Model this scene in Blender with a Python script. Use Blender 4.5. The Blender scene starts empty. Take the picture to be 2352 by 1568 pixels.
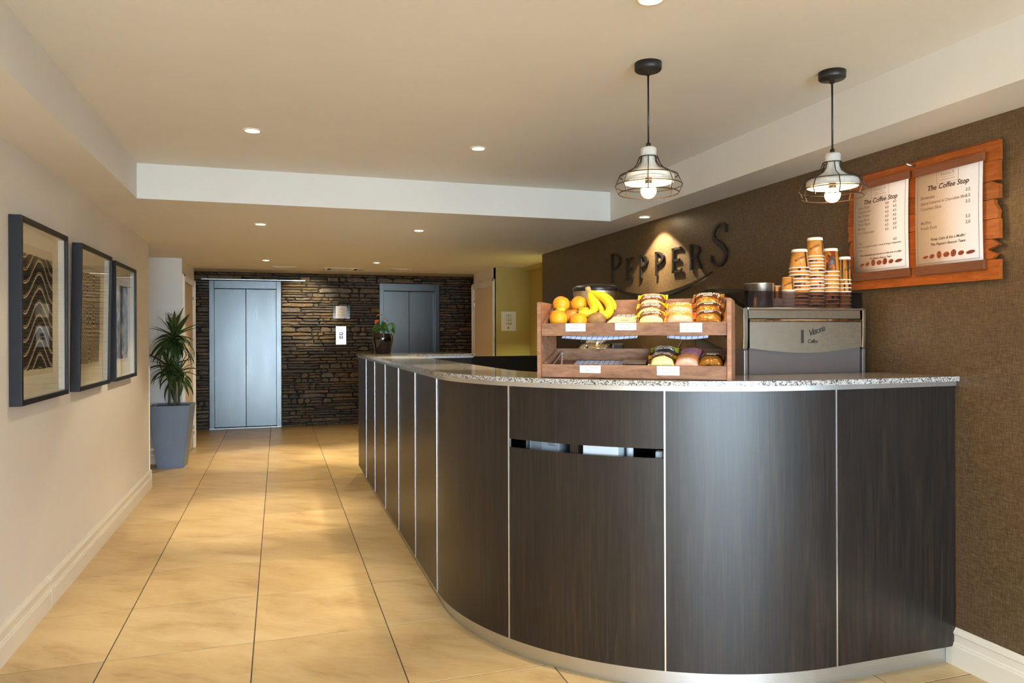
import bpy, bmesh, math, random
from mathutils import Matrix, Vector, noise
random.seed(7)
S = bpy.context.scene
COL = S.collection
PI = math.pi

# ------------------------------------------------------------------ camera, world, exposure
cam = bpy.data.cameras.new('camera')
cam.sensor_width = 36.0
cam.lens = 1669.0 / 2352.0 * 36.0
cam.shift_y = -15.39 / 2352.0
cam.clip_start = 0.05
co = bpy.data.objects.new('camera', cam)
co.matrix_world = (Matrix.Translation((0, 0, 1.4)) @ Matrix.Rotation(-0.311284, 4, 'Z')
                   @ Matrix.Rotation(PI / 2, 4, 'X') @ Matrix.Rotation(-0.003867, 4, 'Z'))
COL.objects.link(co)
S.camera = co
S.view_settings.view_transform = 'Standard'
S.view_settings.look = 'None'
S.view_settings.exposure = 1.36
S.view_settings.gamma = 1.0
S.view_settings.use_curve_mapping = False
S.cycles.use_denoising = True
S.cycles.max_bounces = 10
S.cycles.diffuse_bounces = 6
S.cycles.glossy_bounces = 5
S.cycles.transmission_bounces = 6
S.cycles.transparent_max_bounces = 12
S.cycles.sample_clamp_indirect = 6.0
S.cycles.caustics_reflective = False
S.cycles.caustics_refractive = False

SKY_STRENGTH = 17.5
W_DOWN = 38.0        # ceiling downlights
W_PEND = 1.3         # pendant bulbs
world = bpy.data.worlds.new('world')
S.world = world
world.use_nodes = True
wb = world.node_tree.nodes['Background']
wb.inputs[0].default_value = (0.64, 0.81, 1.0, 1)
wb.inputs[1].default_value = SKY_STRENGTH
# portal: the glazed entrance behind the camera
def portal(name, mat, sx, sy):
    l = bpy.data.lights.new(name, 'AREA')
    l.shape = 'RECTANGLE'
    l.size = sx
    l.size_y = sy
    l.cycles.is_portal = True
    o = bpy.data.objects.new(name, l)
    o.matrix_world = mat
    COL.objects.link(o)
portal('entrance_daylight', Matrix.Translation((0.8, -3.95, 1.12)) @ Matrix.Rotation(PI / 2, 4, 'X'), 3.7, 2.2)

# ------------------------------------------------------------------ material helpers
MATS = {}
class NT:
    def __init__(self, name):
        self.m = bpy.data.materials.new(name)
        self.m.use_nodes = True
        self.t = self.m.node_tree
        self.p = self.t.nodes['Principled BSDF']
        self.out = self.t.nodes['Material Output']
    def n(self, typ, **kw):
        nd = self.t.nodes.new(typ)
        for k, v in kw.items():
            setattr(nd, k, v)
        return nd
    def l(self, a, b):
        self.t.links.new(a, b)
    def coord(self, kind='Object', scale=(1, 1, 1), rot=(0, 0, 0)):
        mp = self.n('ShaderNodeMapping')
        mp.inputs['Scale'].default_value = scale
        mp.inputs['Rotation'].default_value = rot
        if kind == 'World':
            g = self.n('ShaderNodeNewGeometry')
            self.l(g.outputs['Position'], mp.inputs[0])
        else:
            tc = self.n('ShaderNodeTexCoord')
            self.l(tc.outputs[kind], mp.inputs[0])
        return mp.outputs[0]
    def noise(self, vec, scale=5, detail=4, rough=0.5, dist=0.0):
        nd = self.n('ShaderNodeTexNoise')
        nd.inputs['Scale'].default_value = scale
        nd.inputs['Detail'].default_value = detail
        nd.inputs['Roughness'].default_value = rough
        nd.inputs['Distortion'].default_value = dist
        if vec is not None:
            self.l(vec, nd.inputs['Vector'])
        return nd.outputs['Fac']
    def ramp(self, fac, stops, interp='LINEAR'):
        r = self.n('ShaderNodeValToRGB')
        r.color_ramp.interpolation = interp
        e = r.color_ramp.elements
        while len(e) < len(stops):
            e.new(0.5)
        for i, (pos, c) in enumerate(stops):
            e[i].position = pos
            e[i].color = (c[0], c[1], c[2], 1) if len(c) == 3 else c
        self.l(fac, r.inputs[0])
        return r.outputs[0]
    def math(self, op, a, b=None, c=None):
        nd = self.n('ShaderNodeMath', operation=op)
        for i, v in enumerate((a, b, c)):
            if v is None:
                continue
            if isinstance(v, (int, float)):
                nd.inputs[i].default_value = v
            else:
                self.l(v, nd.inputs[i])
        return nd.outputs[0]
    def mix(self, fac, a, b, mode='MIX'):
        nd = self.n('ShaderNodeMix', data_type='RGBA', blend_type=mode)
        for i, v in ((0, fac), (6, a), (7, b)):
            if isinstance(v, (int, float)):
                nd.inputs[i].default_value = v
            elif isinstance(v, tuple):
                nd.inputs[i].default_value = (v[0], v[1], v[2], 1)
            else:
                self.l(v, nd.inputs[i])
        return nd.outputs[2]
    def sep(self, vec):
        s = self.n('ShaderNodeSeparateXYZ')
        self.l(vec, s.inputs[0])
        return s.outputs
    def bump(self, h, strength=0.3, dist=0.01):
        b = self.n('ShaderNodeBump')
        b.inputs['Strength'].default_value = strength
        b.inputs['Distance'].default_value = dist
        self.l(h, b.inputs['Height'])
        self.l(b.outputs[0], self.p.inputs['Normal'])
    def col(self, c):
        if isinstance(c, tuple):
            self.p.inputs['Base Color'].default_value = (c[0], c[1], c[2], 1)
        else:
            self.l(c, self.p.inputs['Base Color'])
    def set(self, **kw):
        for k, v in kw.items():
            k = {'rough': 'Roughness', 'metal': 'Metallic', 'spec': 'Specular IOR Level', 'coat': 'Coat Weight',
                 'coat_rough': 'Coat Roughness', 'emit': 'Emission Strength', 'aniso': 'Anisotropic',
                 'trans': 'Transmission Weight', 'alpha': 'Alpha', 'sheen': 'Sheen Weight'}.get(k, k)
            if isinstance(v, (int, float)):
                self.p.inputs[k].default_value = v
            else:
                self.l(v, self.p.inputs[k])
        return self

def sr(r, g, b):
    f = lambda x: ((x / 255 + 0.055) / 1.055) ** 2.4 if x > 10 else x / 255 / 12.92
    return (f(r), f(g), f(b))

def simple(name, c, rough=0.5, metal=0.0, var=0.0, scale=20, **kw):
    t = NT(name)
    if var:
        n = t.noise(t.coord('Object'), scale, 4)
        a = tuple(max(0, x * (1 - var)) for x in c)
        b = tuple(min(1, x * (1 + var)) for x in c)
        t.col(t.ramp(n, [(0.3, a), (0.7, b)]))
    else:
        t.col(c)
    t.set(rough=rough, metal=metal, **kw)
    MATS[name] = t.m
    return t.m

def emission(name, c, strength):
    t = NT(name)
    t.col((0.8, 0.8, 0.8))
    t.p.inputs['Emission Color'].default_value = (*c, 1)
    t.set(emit=strength, rough=0.4)
    MATS[name] = t.m
    return t.m

def paint(name, c, bump=0.03):
    t = NT(name)
    n = t.noise(t.coord('World'), 2.2, 3)
    a = tuple(x * 0.97 for x in c)
    t.col(t.ramp(n, [(0.35, a), (0.65, c)]))
    t.set(rough=0.62, spec=0.3)
    t.bump(t.noise(t.coord('World'), 260, 2), bump, 0.002)
    MATS[name] = t.m
    return t.m

# ------------------------------------------------------------------ materials
paint('wall_cream', (0.75, 0.705, 0.65))
paint('wall_white', (0.76, 0.74, 0.71))
paint('ceiling_paint', (0.75, 0.735, 0.70))
paint('wall_olive', (0.44, 0.355, 0.12))
paint('door_paint', (0.70, 0.58, 0.46), 0.01)
simple('trim_paint', (0.76, 0.70, 0.60), 0.35, var=0.03, scale=3)

def m_brown():
    t = NT('brown_wallpaper')
    v = t.coord('World')
    a = t.noise(t.coord('World', (1, 18, 300)), 2.0, 3, 0.6)
    b = t.noise(t.coord('World', (1, 300, 18)), 2.0, 3, 0.6)
    w = t.math('MULTIPLY', t.math('ADD', a, b), 0.5)
    c = t.ramp(w, [(0.36, sr(58, 44, 28)), (0.5, sr(92, 73, 50)), (0.64, sr(120, 98, 70))])
    t.col(c)
    t.set(rough=0.42, spec=0.45)
    t.bump(w, 0.25, 0.002)
    MATS['brown_wallpaper'] = t.m
m_brown()

def m_tile():
    t = NT('floor_tile')
    oi = t.n('ShaderNodeObjectInfo')
    add = t.n('ShaderNodeVectorMath', operation='ADD')
    sc = t.n('ShaderNodeVectorMath', operation='SCALE')
    cb = t.n('ShaderNodeCombineXYZ')
    t.l(oi.outputs['Random'], cb.inputs[0]); t.l(oi.outputs['Random'], cb.inputs[1])
    t.l(cb.outputs[0], sc.inputs[0]); sc.inputs['Scale'].default_value = 37.0
    t.l(t.coord('World', (1, 1, 1), (0, 0, 0.6)), add.inputs[0]); t.l(sc.outputs[0], add.inputs[1])
    mp = t.n('ShaderNodeMapping'); mp.inputs['Scale'].default_value = (1.0, 2.6, 1)
    t.l(add.outputs[0], mp.inputs[0])
    n1 = t.noise(mp.outputs[0], 2.4, 6, 0.6, 0.6)
    n2 = t.noise(mp.outputs[0], 14, 5, 0.65)
    f = t.math('ADD', t.math('MULTIPLY', n1, 0.72), t.math('MULTIPLY', n2, 0.28))
    c = t.ramp(f, [(0.30, (0.38, 0.25, 0.13)), (0.45, (0.54, 0.39, 0.205)), (0.58, (0.61, 0.46, 0.255)), (0.72, (0.63, 0.51, 0.33))])
    tint = t.ramp(oi.outputs['Random'], [(0.0, (0.80, 0.77, 0.74)), (0.35, (0.98, 0.94, 0.86)), (0.7, (1.0, 1.0, 1.0)), (1.0, (1.04, 0.98, 0.86))])
    t.col(t.mix(1.0, c, tint, 'MULTIPLY'))
    t.set(rough=t.math('MULTIPLY_ADD', n2, 0.16, 0.30), spec=0.4)
    t.bump(n2, 0.08, 0.003)
    MATS['floor_tile'] = t.m
m_tile()
simple('grout', (0.075, 0.06, 0.05), 0.9, var=0.1)

def m_stone():
    t = NT('slate_stone')
    oi = t.n('ShaderNodeObjectInfo'); g = t.n('ShaderNodeNewGeometry')
    r = t.math('FRACT', t.math('ADD', oi.outputs['Random'], g.outputs['Random Per Island']))
    base = t.ramp(r, [(0.0, (0.13, 0.125, 0.115)), (0.2, (0.21, 0.175, 0.13)), (0.4, (0.30, 0.225, 0.145)), (0.58, (0.17, 0.165, 0.16)),
                      (0.76, (0.36, 0.25, 0.135)), (0.9, (0.23, 0.20, 0.165)), (1.0, (0.32, 0.29, 0.24))])
    n = t.noise(t.coord('World', (1, 1, 4)), 14, 6, 0.65, 0.4)
    n2 = t.noise(t.coord('World', (1, 1, 6)), 45, 5, 0.7)
    rust = t.ramp(n, [(0.42, (0.55, 0.56, 0.58)), (0.58, (1.0, 0.95, 0.9)), (0.72, (1.35, 0.95, 0.55))])
    t.col(t.mix(1.0, base, rust, 'MULTIPLY'))
    t.set(rough=0.75, spec=0.35)
    t.bump(n2, 0.9, 0.012)
    MATS['slate_stone'] = t.m
m_stone()
simple('stone_mortar', (0.03, 0.027, 0.024), 0.95, var=0.2)

def m_wenge():
    t = NT('wenge_laminate')
    v = t.coord('World', (14, 14, 0.55))
    n = t.noise(v, 3.2, 7, 0.62, 1.4)
    v2 = t.coord('World', (160, 160, 1.6))
    n2 = t.noise(v2, 3.0, 4, 0.6)
    f = t.math('ADD', t.math('MULTIPLY', n, 0.55), t.math('MULTIPLY', n2, 0.45))
    t.col(t.ramp(f, [(0.36, (0.003, 0.0022, 0.002)), (0.5, (0.010, 0.0065, 0.005)), (0.62, (0.026, 0.016, 0.010))]))
    t.set(rough=t.math('MULTIPLY_ADD', n2, 0.08, 0.32), spec=0.5)
    t.bump(n2, 0.06, 0.001)
    MATS['wenge_laminate'] = t.m
m_wenge()

def m_granite():
    t = NT('granite')
    v = t.coord('World')
    vo = t.n('ShaderNodeTexVoronoi'); vo.inputs['Scale'].default_value = 210
    t.l(v, vo.inputs['Vector'])
    n = t.noise(v, 150, 3, 0.7)
    s = t.sep(vo.outputs['Color'])
    f = t.math('ADD', t.math('MULTIPLY', s[0], 0.65), t.math('MULTIPLY', n, 0.35))
    t.col(t.ramp(f, [(0.18, (0.035, 0.033, 0.032)), (0.34, (0.17, 0.15, 0.135)), (0.46, (0.33, 0.31, 0.29)), (0.7, (0.48, 0.47, 0.46))]))
    t.set(rough=0.09, spec=0.5)
    MATS['granite'] = t.m
m_granite()

def m_brushed(name, c, rough=0.34, axis='z', metal=1.0):
    t = NT(name)
    sc = (220, 220, 1.2) if axis == 'z' else (1.2, 220, 220)
    n = t.noise(t.coord('World', sc), 3, 4, 0.6)
    n2 = t.noise(t.coord('World', (3, 3, 0.9)), 2.2, 3)
    a = tuple(x * 0.88 for x in c)
    t.col(t.ramp(n, [(0.35, a), (0.65, c)]))
    t.set(metal=metal, rough=t.math('ADD', t.math('MULTIPLY_ADD', n, 0.12, rough - 0.1), t.math('MULTIPLY', n2, 0.08)))
    t.bump(n, 0.05, 0.001)
    MATS[name] = t.m
m_brushed('brushed_steel', (0.14, 0.15, 0.153), 0.30)
m_brushed('bowl_steel', (0.62, 0.62, 0.60), 0.30)
simple('hopper_metal', (0.72, 0.58, 0.38), 0.28, 1.0)
m_brushed('aluminium_strip', (0.78, 0.78, 0.78), 0.30, 'x')
m_brushed('plinth_steel', (0.62, 0.62, 0.60), 0.38, 'x')
simple('joint_aluminium', (0.86, 0.86, 0.88), 0.28, 1.0)
simple('chrome', (0.85, 0.85, 0.86), 0.08, 1.0)
simple('dull_metal', (0.5, 0.5, 0.5), 0.35, 1.0)
simple('mirror_steel', (0.70, 0.62, 0.49), 0.07, 1.0)
simple('cheek_steel', (0.46, 0.41, 0.33), 0.12, 1.0)
simple('machine_grey', (0.15, 0.13, 0.125), 0.32, 0.4)
simple('black_frame', (0.009, 0.009, 0.011), 0.45, var=0.1, spec=0.3)
simple('black_metal', (0.012, 0.011, 0.011), 0.45)
simple('wire_metal', (0.045, 0.032, 0.024), 0.4, 0.6)
simple('black_plastic', (0.012, 0.012, 0.013), 0.3)
simple('dark_void', (0.006, 0.006, 0.006), 0.6)
simple('mat_board', (0.80, 0.73, 0.60), 0.8, var=0.02)
simple('art_paper', (0.66, 0.57, 0.43), 0.85, var=0.04)
simple('paper_white', (0.76, 0.75, 0.75), 0.75)
simple('menu_paper', (0.66, 0.58, 0.535), 0.7, var=0.02, scale=60)
simple('ink_brown', (0.055, 0.025, 0.02), 0.8)
simple('ink_light', (0.20, 0.14, 0.12), 0.8)
simple('ink_black', (0.02, 0.02, 0.02), 0.8)
simple('ink_grey', (0.10, 0.095, 0.10), 0.8)
simple('ink_red', (0.45, 0.10, 0.10), 0.8)
simple('ink_white', (0.88, 0.86, 0.80), 0.5)
simple('ink_cream', (0.90, 0.80, 0.45), 0.5)
simple('bean_print', (0.27, 0.055, 0.03), 0.6, var=0.25, scale=60)
simple('bean_dark', (0.09, 0.015, 0.01), 0.6)
simple('sign_letter', (0.012, 0.010, 0.009), 0.38)
simple('planter_grey', (0.16, 0.205, 0.27), 0.38, var=0.04, scale=6)
simple('soil', (0.02, 0.014, 0.01), 0.95, var=0.3, scale=80)
simple('black_glaze', (0.006, 0.004, 0.004), 0.08, coat=0.6)
simple('concrete', (0.50, 0.49, 0.46), 0.75, var=0.12, scale=40)
simple('enamel_white', (0.88, 0.84, 0.76), 0.35)
simple('acrylic_sign', (0.70, 0.68, 0.62), 0.25)
simple('perforated_grey', (0.30, 0.34, 0.38), 0.5)
simple('box_white', (0.62, 0.66, 0.70), 0.55)
simple('kraft', (0.35, 0.23, 0.14), 0.8, var=0.15)
simple('brownie', (0.035, 0.016, 0.010), 0.8, var=0.4, scale=90)
simple('rubber', (0.02, 0.02, 0.02), 0.7)
simple('vent_white', (0.66, 0.58, 0.46), 0.5)

def m_wood(name, stops, axis=(1, 8, 8), scale=4.0, rough=0.45, rnd=0.25):
    t = NT(name)
    oi = t.n('ShaderNodeObjectInfo')
    mp = t.coord('Object', axis)
    add = t.n('ShaderNodeVectorMath', operation='ADD')
    cb = t.n('ShaderNodeCombineXYZ')
    r10 = t.math('MULTIPLY', oi.outputs['Random'], 23.0)
    t.l(r10, cb.inputs[0]); t.l(r10, cb.inputs[1]); t.l(r10, cb.inputs[2])
    t.l(mp, add.inputs[0]); t.l(cb.outputs[0], add.inputs[1])
    n = t.noise(add.outputs[0], scale, 6, 0.6, 1.2)
    n2 = t.noise(add.outputs[0], scale * 7, 4, 0.6)
    f = t.math('ADD', t.math('MULTIPLY', n, 0.7), t.math('MULTIPLY', n2, 0.3))
    c = t.ramp(f, stops)
    tint = t.ramp(oi.outputs['Random'], [(0, (1 - rnd, 1 - rnd, 1 - rnd)), (1, (1 + rnd * 0.5, 1 + rnd * 0.4, 1 + rnd * 0.3))])
    t.col(t.mix(1.0, c, tint, 'MULTIPLY'))
    t.set(rough=rough, spec=0.4)
    t.bump(n2, 0.1, 0.002)
    MATS[name] = t.m
m_wood('display_wood', [(0.3, sr(104, 72, 54)), (0.48, sr(146, 106, 82)), (0.6, sr(166, 122, 95)), (0.72, sr(204, 152, 106))], (2.2, 9, 9), 3.0)
m_wood('plank_wood', [(0.3, sr(128, 62, 20)), (0.5, sr(158, 82, 28)), (0.7, sr(182, 104, 40))], (3, 22, 22), 2.6, 0.42, 0.22)
m_wood('batten_wood', [(0.3, sr(104, 62, 42)), (0.7, sr(136, 86, 60))], (3, 22, 22), 2.6, 0.45, 0.15)
m_wood('palm_bark', [(0.3, (0.05, 0.045, 0.025)), (0.7, (0.16, 0.14, 0.07))], (4, 4, 30), 3, 0.8, 0.2)

def m_leaf(name, dark, light, stripe):
    t = NT(name)
    tc = t.coord('Object')
    s = t.sep(tc)
    e = t.math('ABSOLUTE', s[1])
    w = t.ramp(t.math('MULTIPLY', e, 34.0), [(0.25, dark), (0.5, light), (0.8, stripe)])
    n = t.noise(tc, 30, 3)
    t.col(t.mix(t.math('MULTIPLY', n, 0.4), w, dark))
    t.set(rough=0.38, spec=0.45)
    MATS[name] = t.m
m_leaf('dracaena_leaf', (0.02, 0.045, 0.012), (0.035, 0.075, 0.018), (0.10, 0.14, 0.035))
m_leaf('anthurium_leaf', (0.03, 0.10, 0.02), (0.05, 0.14, 0.03), (0.09, 0.19, 0.04))
simple('anthurium_flower', (0.75, 0.13, 0.08), 0.3)
simple('anthurium_flower_pink', (0.80, 0.16, 0.20), 0.3)
simple('anthurium_stem', (0.13, 0.22, 0.06), 0.5)

def glassy(name, tint=(1, 1, 1), refl=1.0, rough=0.0, ior=1.5):
    t = NT(name)
    tr = t.n('ShaderNodeBsdfTransparent'); tr.inputs[0].default_value = (*tint, 1)
    gl = t.n('ShaderNodeBsdfGlossy'); gl.inputs['Roughness'].default_value = rough
    g = t.n('ShaderNodeNewGeometry')
    dt = t.n('ShaderNodeVectorMath', operation='DOT_PRODUCT')
    t.l(g.outputs['Normal'], dt.inputs[0]); t.l(g.outputs['Incoming'], dt.inputs[1])
    c = t.math('SUBTRACT', 1.0, t.math('ABSOLUTE', dt.outputs['Value']))
    fr = t.math('MULTIPLY_ADD', t.math('POWER', c, 5.0), 0.95, 0.035)
    mx = t.n('ShaderNodeMixShader')
    t.l(t.math('MULTIPLY', fr, refl), mx.inputs[0])
    t.l(tr.outputs[0], mx.inputs[1]); t.l(gl.outputs[0], mx.inputs[2])
    t.l(mx.outputs[0], t.out.inputs['Surface'])
    MATS[name] = t.m
glassy('clear_glass', (0.97, 0.98, 0.97), 1.0)
glassy('picture_glass', (0.98, 0.98, 0.96), 0.6, 0.02)
glassy('smoked_acrylic', (0.52, 0.48, 0.50), 1.0, 0.03)
glassy('clear_acrylic', (0.82, 0.84, 0.84), 0.5, 0.1)

# art prints (flat printed sheets; object coords: x across, y up, metres from the sheet centre)
INK = (0.014, 0.009, 0.007); PAP = (0.62, 0.50, 0.34)
def art(name, kind):
    t = NT(name)
    tc = t.coord('Object')
    s = t.sep(tc)
    x, y = s[0], s[1]
    if kind == 'waves':
        wv = t.math('MULTIPLY', t.math('SINE', t.math('MULTIPLY_ADD', x, 14.0, 1.3)), 0.065)
        wv = t.math('ADD', wv, t.math('MULTIPLY', t.noise(t.coord('Object', (3, 3, 3)), 1.5, 2), 0.05))
        ph = t.math('MULTIPLY', t.math('SUBTRACT', y, wv), 15.0)
        fr = t.math('FRACT', ph)
        line = t.math('LESS_THAN', t.math('ABSOLUTE', t.math('SUBTRACT', fr, 0.5)), 0.055)
        line2 = t.math('LESS_THAN', t.math('ABSOLUTE', t.math('SUBTRACT', fr, 0.66)), 0.02)
        m = t.math('MAXIMUM', line, line2)
        grain = t.math('GREATER_THAN', t.noise(t.coord('Object', (8, 240, 1)), 3, 3), 0.66)
        m = t.math('MAXIMUM', m, t.math('MULTIPLY', grain, 0.25))
    elif kind == 'rings':
        best = None
        for cx, cy, k in ((-0.075, 0.11, 1.0), (0.085, 0.13, 1.0), (0.0, -0.14, 1.0)):
            dx = t.math('MULTIPLY', t.math('SUBTRACT', x, cx), 1.6)
            dy = t.math('MULTIPLY', t.math('SUBTRACT', y, cy), 0.75)
            d = t.math('SQRT', t.math('ADD', t.math('MULTIPLY', dx, dx), t.math('MULTIPLY', dy, dy)))
            best = d if best is None else t.math('MINIMUM', best, d)
        best = t.math('ADD', best, t.math('MULTIPLY', t.noise(t.coord('Object'), 9, 3), 0.05))
        fr = t.math('FRACT', t.math('MULTIPLY', best, 48.0))
        m = t.math('GREATER_THAN', fr, 0.5)
    else:
        g = t.noise(t.coord('Object', (46, 5, 1)), 1.6, 5, 0.6)
        g2 = t.noise(t.coord('Object', (8, 8, 1)), 1.2, 2)
        m = t.math('GREATER_THAN', t.math('ADD', t.math('MULTIPLY', g, 0.7), t.math('MULTIPLY', g2, 0.3)), 0.54)
    t.col(t.mix(m, INK, PAP))
    t.set(rough=0.8)
    MATS[name] = t.m
for k in ('waves', 'rings', 'grain'):
    art('art_' + k, k)

def m_cup():
    t = NT('cup_print')
    oi = t.n('ShaderNodeObjectInfo')
    tc = t.coord('Object')
    s = t.sep(tc)
    ang = t.math('ARCTAN2', s[1], s[0])
    a = t.math('FRACT', t.math('ADD', t.math('DIVIDE', ang, 2 * PI), 0.0))
    amber = t.ramp(t.noise(tc, 30, 2), [(0.3, sr(178, 122, 52)), (0.7, sr(200, 142, 66))])
    bar = t.math('LESS_THAN', t.math('ABSOLUTE', t.math('SUBTRACT', a, 0.42)), 0.022)
    dark = t.math('MULTIPLY', t.math('GREATER_THAN', a, 0.52), t.math('LESS_THAN', a, 0.72))
    pic = t.ramp(t.noise(tc, 22, 3, 0.6, 0.8), [(0.42, (0.03, 0.016, 0.012)), (0.55, (0.30, 0.06, 0.015)), (0.68, (0.80, 0.30, 0.04))])
    c = t.mix(bar, amber, (0.035, 0.02, 0.018))
    c = t.mix(dark, c, pic)
    t.col(c)
    t.set(rough=0.4)
    MATS['cup_print'] = t.m
m_cup()
simple('cup_white', (0.85, 0.80, 0.72), 0.45)

def m_pack(name, bands, rough=0.28, metal=0.0):
    t = NT(name)
    s = t.sep(t.coord('Object'))
    y = t.math('ADD', t.math('MULTIPLY', s[1], 9.0), 0.5)
    y = t.math('SUBTRACT', y, t.math('MULTIPLY', t.math('MULTIPLY', s[0], s[0]), -40.0))
    y = t.math('ADD', y, t.math('MULTIPLY', t.noise(t.coord('Object'), 30, 2), 0.04))
    t.col(t.ramp(y, bands, 'CONSTANT'))
    t.set(rough=rough, metal=metal, spec=0.5)
    n = t.noise(t.coord('Object', (1, 1, 1)), 28, 2, 0.5, 0.6)
    t.bump(n, 0.55, 0.010)
    MATS[name] = t.m
YEL = (0.78, 0.50, 0.01); BRN = (0.16, 0.055, 0.02); PALE = (0.90, 0.80, 0.30)
m_pack('pack_banana', [(0.0, YEL), (0.14, PALE), (0.44, BRN), (0.78, YEL)])
RED = (0.78, 0.13, 0.06); PNK = (0.85, 0.42, 0.30); SAL = (0.75, 0.12, 0.12)
m_pack('pack_strawberry', [(0.0, SAL), (0.16, PNK), (0.48, (0.80, 0.30, 0.06)), (0.74, RED)])
m_pack('pack_berry', [(0.0, (0.20, 0.06, 0.09)), (0.3, (0.32, 0.13, 0.16)), (0.8, (0.22, 0.07, 0.10))])
m_pack('pack_chocolate', [(0.0, (0.12, 0.045, 0.01)), (0.18, (0.42, 0.17, 0.02)), (0.50, (0.13, 0.045, 0.018)), (0.80, (0.34, 0.13, 0.015))], 0.22, 0.35)
m_pack('pack_green', [(0.0, (0.55, 0.50, 0.03)), (0.36, (0.05, 0.03, 0.03)), (0.72, (0.30, 0.38, 0.03))])
m_pack('pack_bar', [(0.0, (0.80, 0.70, 0.50)), (0.9, (0.55, 0.05, 0.03))])

def m_check():
    t = NT('check_cloth')
    s = t.sep(t.coord('Object'))
    def lines(v):
        fr = t.math('FRACT', t.math('MULTIPLY', v, 44.0))
        return t.math('LESS_THAN', fr, 0.12)
    m = t.math('MAXIMUM', lines(s[0]), lines(s[1]))
    t.col(t.mix(m, (0.62, 0.68, 0.82), (0.10, 0.15, 0.42)))
    t.set(rough=0.85)
    MATS['check_cloth'] = t.m
m_check()

def m_skin(name, a, b, scale, rough, bump=0.0, bs=180):
    t = NT(name)
    n = t.noise(t.coord('Object'), scale, 3)
    t.col(t.ramp(n, [(0.35, a), (0.65, b)]))
    t.set(rough=rough, spec=0.45)
    if bump:
        t.bump(t.noise(t.coord('Object'), bs, 2), bump, 0.002)
    MATS[name] = t.m
m_skin('orange_skin', (0.80, 0.30, 0.008), (0.85, 0.38, 0.012), 8, 0.42, 0.35, 320)
m_skin('apple_red', (0.50, 0.05, 0.02), (0.75, 0.32, 0.05), 16, 0.28)
m_skin('apple_green', (0.34, 0.46, 0.03), (0.46, 0.55, 0.05), 14, 0.28)
m_skin('banana_skin', (0.72, 0.46, 0.012), (0.80, 0.55, 0.02), 14, 0.42)
m_skin('kiwi_skin', (0.26, 0.14, 0.05), (0.36, 0.21, 0.08), 40, 0.75, 0.3, 300)
simple('banana_tip', (0.10, 0.06, 0.03), 0.8, var=0.3)
simple('fruit_stalk', (0.07, 0.045, 0.02), 0.8)
simple('banana_stem', (0.42, 0.28, 0.12), 0.7, var=0.2)
emission('lamp_warm', (1.0, 0.80, 0.50), 40.0)
emission('bulb_glow', (1.0, 0.60, 0.22), 24.0)
simple('downlight_trim', (0.80, 0.74, 0.62), 0.4)

# ------------------------------------------------------------------ mesh helpers
def box(bm, lo, hi, mat=None, bevel=0.0):
    vs = [bm.verts.new((x, y, z)) for x in (lo[0], hi[0]) for y in (lo[1], hi[1]) for z in (lo[2], hi[2])]
    fs = [bm.faces.new([vs[i] for i in q]) for q in ((0, 1, 3, 2), (4, 6, 7, 5), (0, 4, 5, 1), (2, 3, 7, 6), (0, 2, 6, 4), (1, 5, 7, 3))]
    if bevel:
        es = list({e for f in fs for e in f.edges})
        r = bmesh.ops.bevel(bm, geom=es, offset=bevel, segments=2, affect='EDGES', profile=0.6)
        vs = list({v for f in r['faces'] for v in f.verts} | {v for v in vs if v.is_valid})
    if mat is not None:
        bmesh.ops.transform(bm, matrix=mat, verts=vs)
    return fs

def prism(bm, poly, z0, z1, mat=None, inset=0.0):
    n = len(poly)
    a = [bm.verts.new((p[0], p[1], z0)) for p in poly]
    b = [bm.verts.new((p[0], p[1], z1)) for p in poly]
    bm.faces.new(a[::-1]); bm.faces.new(b)
    for i in range(n):
        j = (i + 1) % n
        bm.faces.new((a[i], a[j], b[j], b[i]))
    if mat is not None:
        bmesh.ops.transform(bm, matrix=mat, verts=a + b)

def lathe(bm, prof, seg=32, mat=None, mi=None, cap0=False, cap1=False):
    rings = []
    for r, z in prof:
        rings.append([bm.verts.new((r * math.cos(2 * PI * k / seg), r * math.sin(2 * PI * k / seg), z)) for k in range(seg)])
    for i in range(len(prof) - 1):
        for k in range(seg):
            j = (k + 1) % seg
            f = bm.faces.new((rings[i][k], rings[i][j], rings[i + 1][j], rings[i + 1][k]))
            f.smooth = True
            if mi:
                f.material_index = mi[i]
    if cap0:
        bm.faces.new(rings[0][::-1])
    if cap1:
        bm.faces.new(rings[-1])
    vs = [v for r in rings for v in r]
    if mat is not None:
        bmesh.ops.transform(bm, matrix=mat, verts=vs)
    return rings

def tube(bm, pts, r, seg=8, closed=False, caps=True):
    pts = [Vector(p) for p in pts]
    n = len(pts)
    rad = r if isinstance(r, (list, tuple)) else [r] * n
    up = None
    rings = []
    for i in range(n):
        if closed:
            d = (pts[(i + 1) % n] - pts[i - 1]).normalized()
        else:
            d = (pts[min(i + 1, n - 1)] - pts[max(i - 1, 0)]).normalized()
        if up is None:
            up = Vector((0, 0, 1)) if abs(d.z) < 0.9 else Vector((1, 0, 0))
        s = d.cross(up).normalized()
        up = s.cross(d).normalized()
        rings.append([bm.verts.new(pts[i] + rad[i] * (s * math.cos(2 * PI * k / seg) + up * math.sin(2 * PI * k / seg))) for k in range(seg)])
    for i in range(n if closed else n - 1):
        a, b = rings[i], rings[(i + 1) % n]
        for k in range(seg):
            j = (k + 1) % seg
            f = bm.faces.new((a[k], a[j], b[j], b[k]))
            f.smooth = True
    if caps and not closed:
        bm.faces.new(rings[0][::-1]); bm.faces.new(rings[-1])
    return rings

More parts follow.
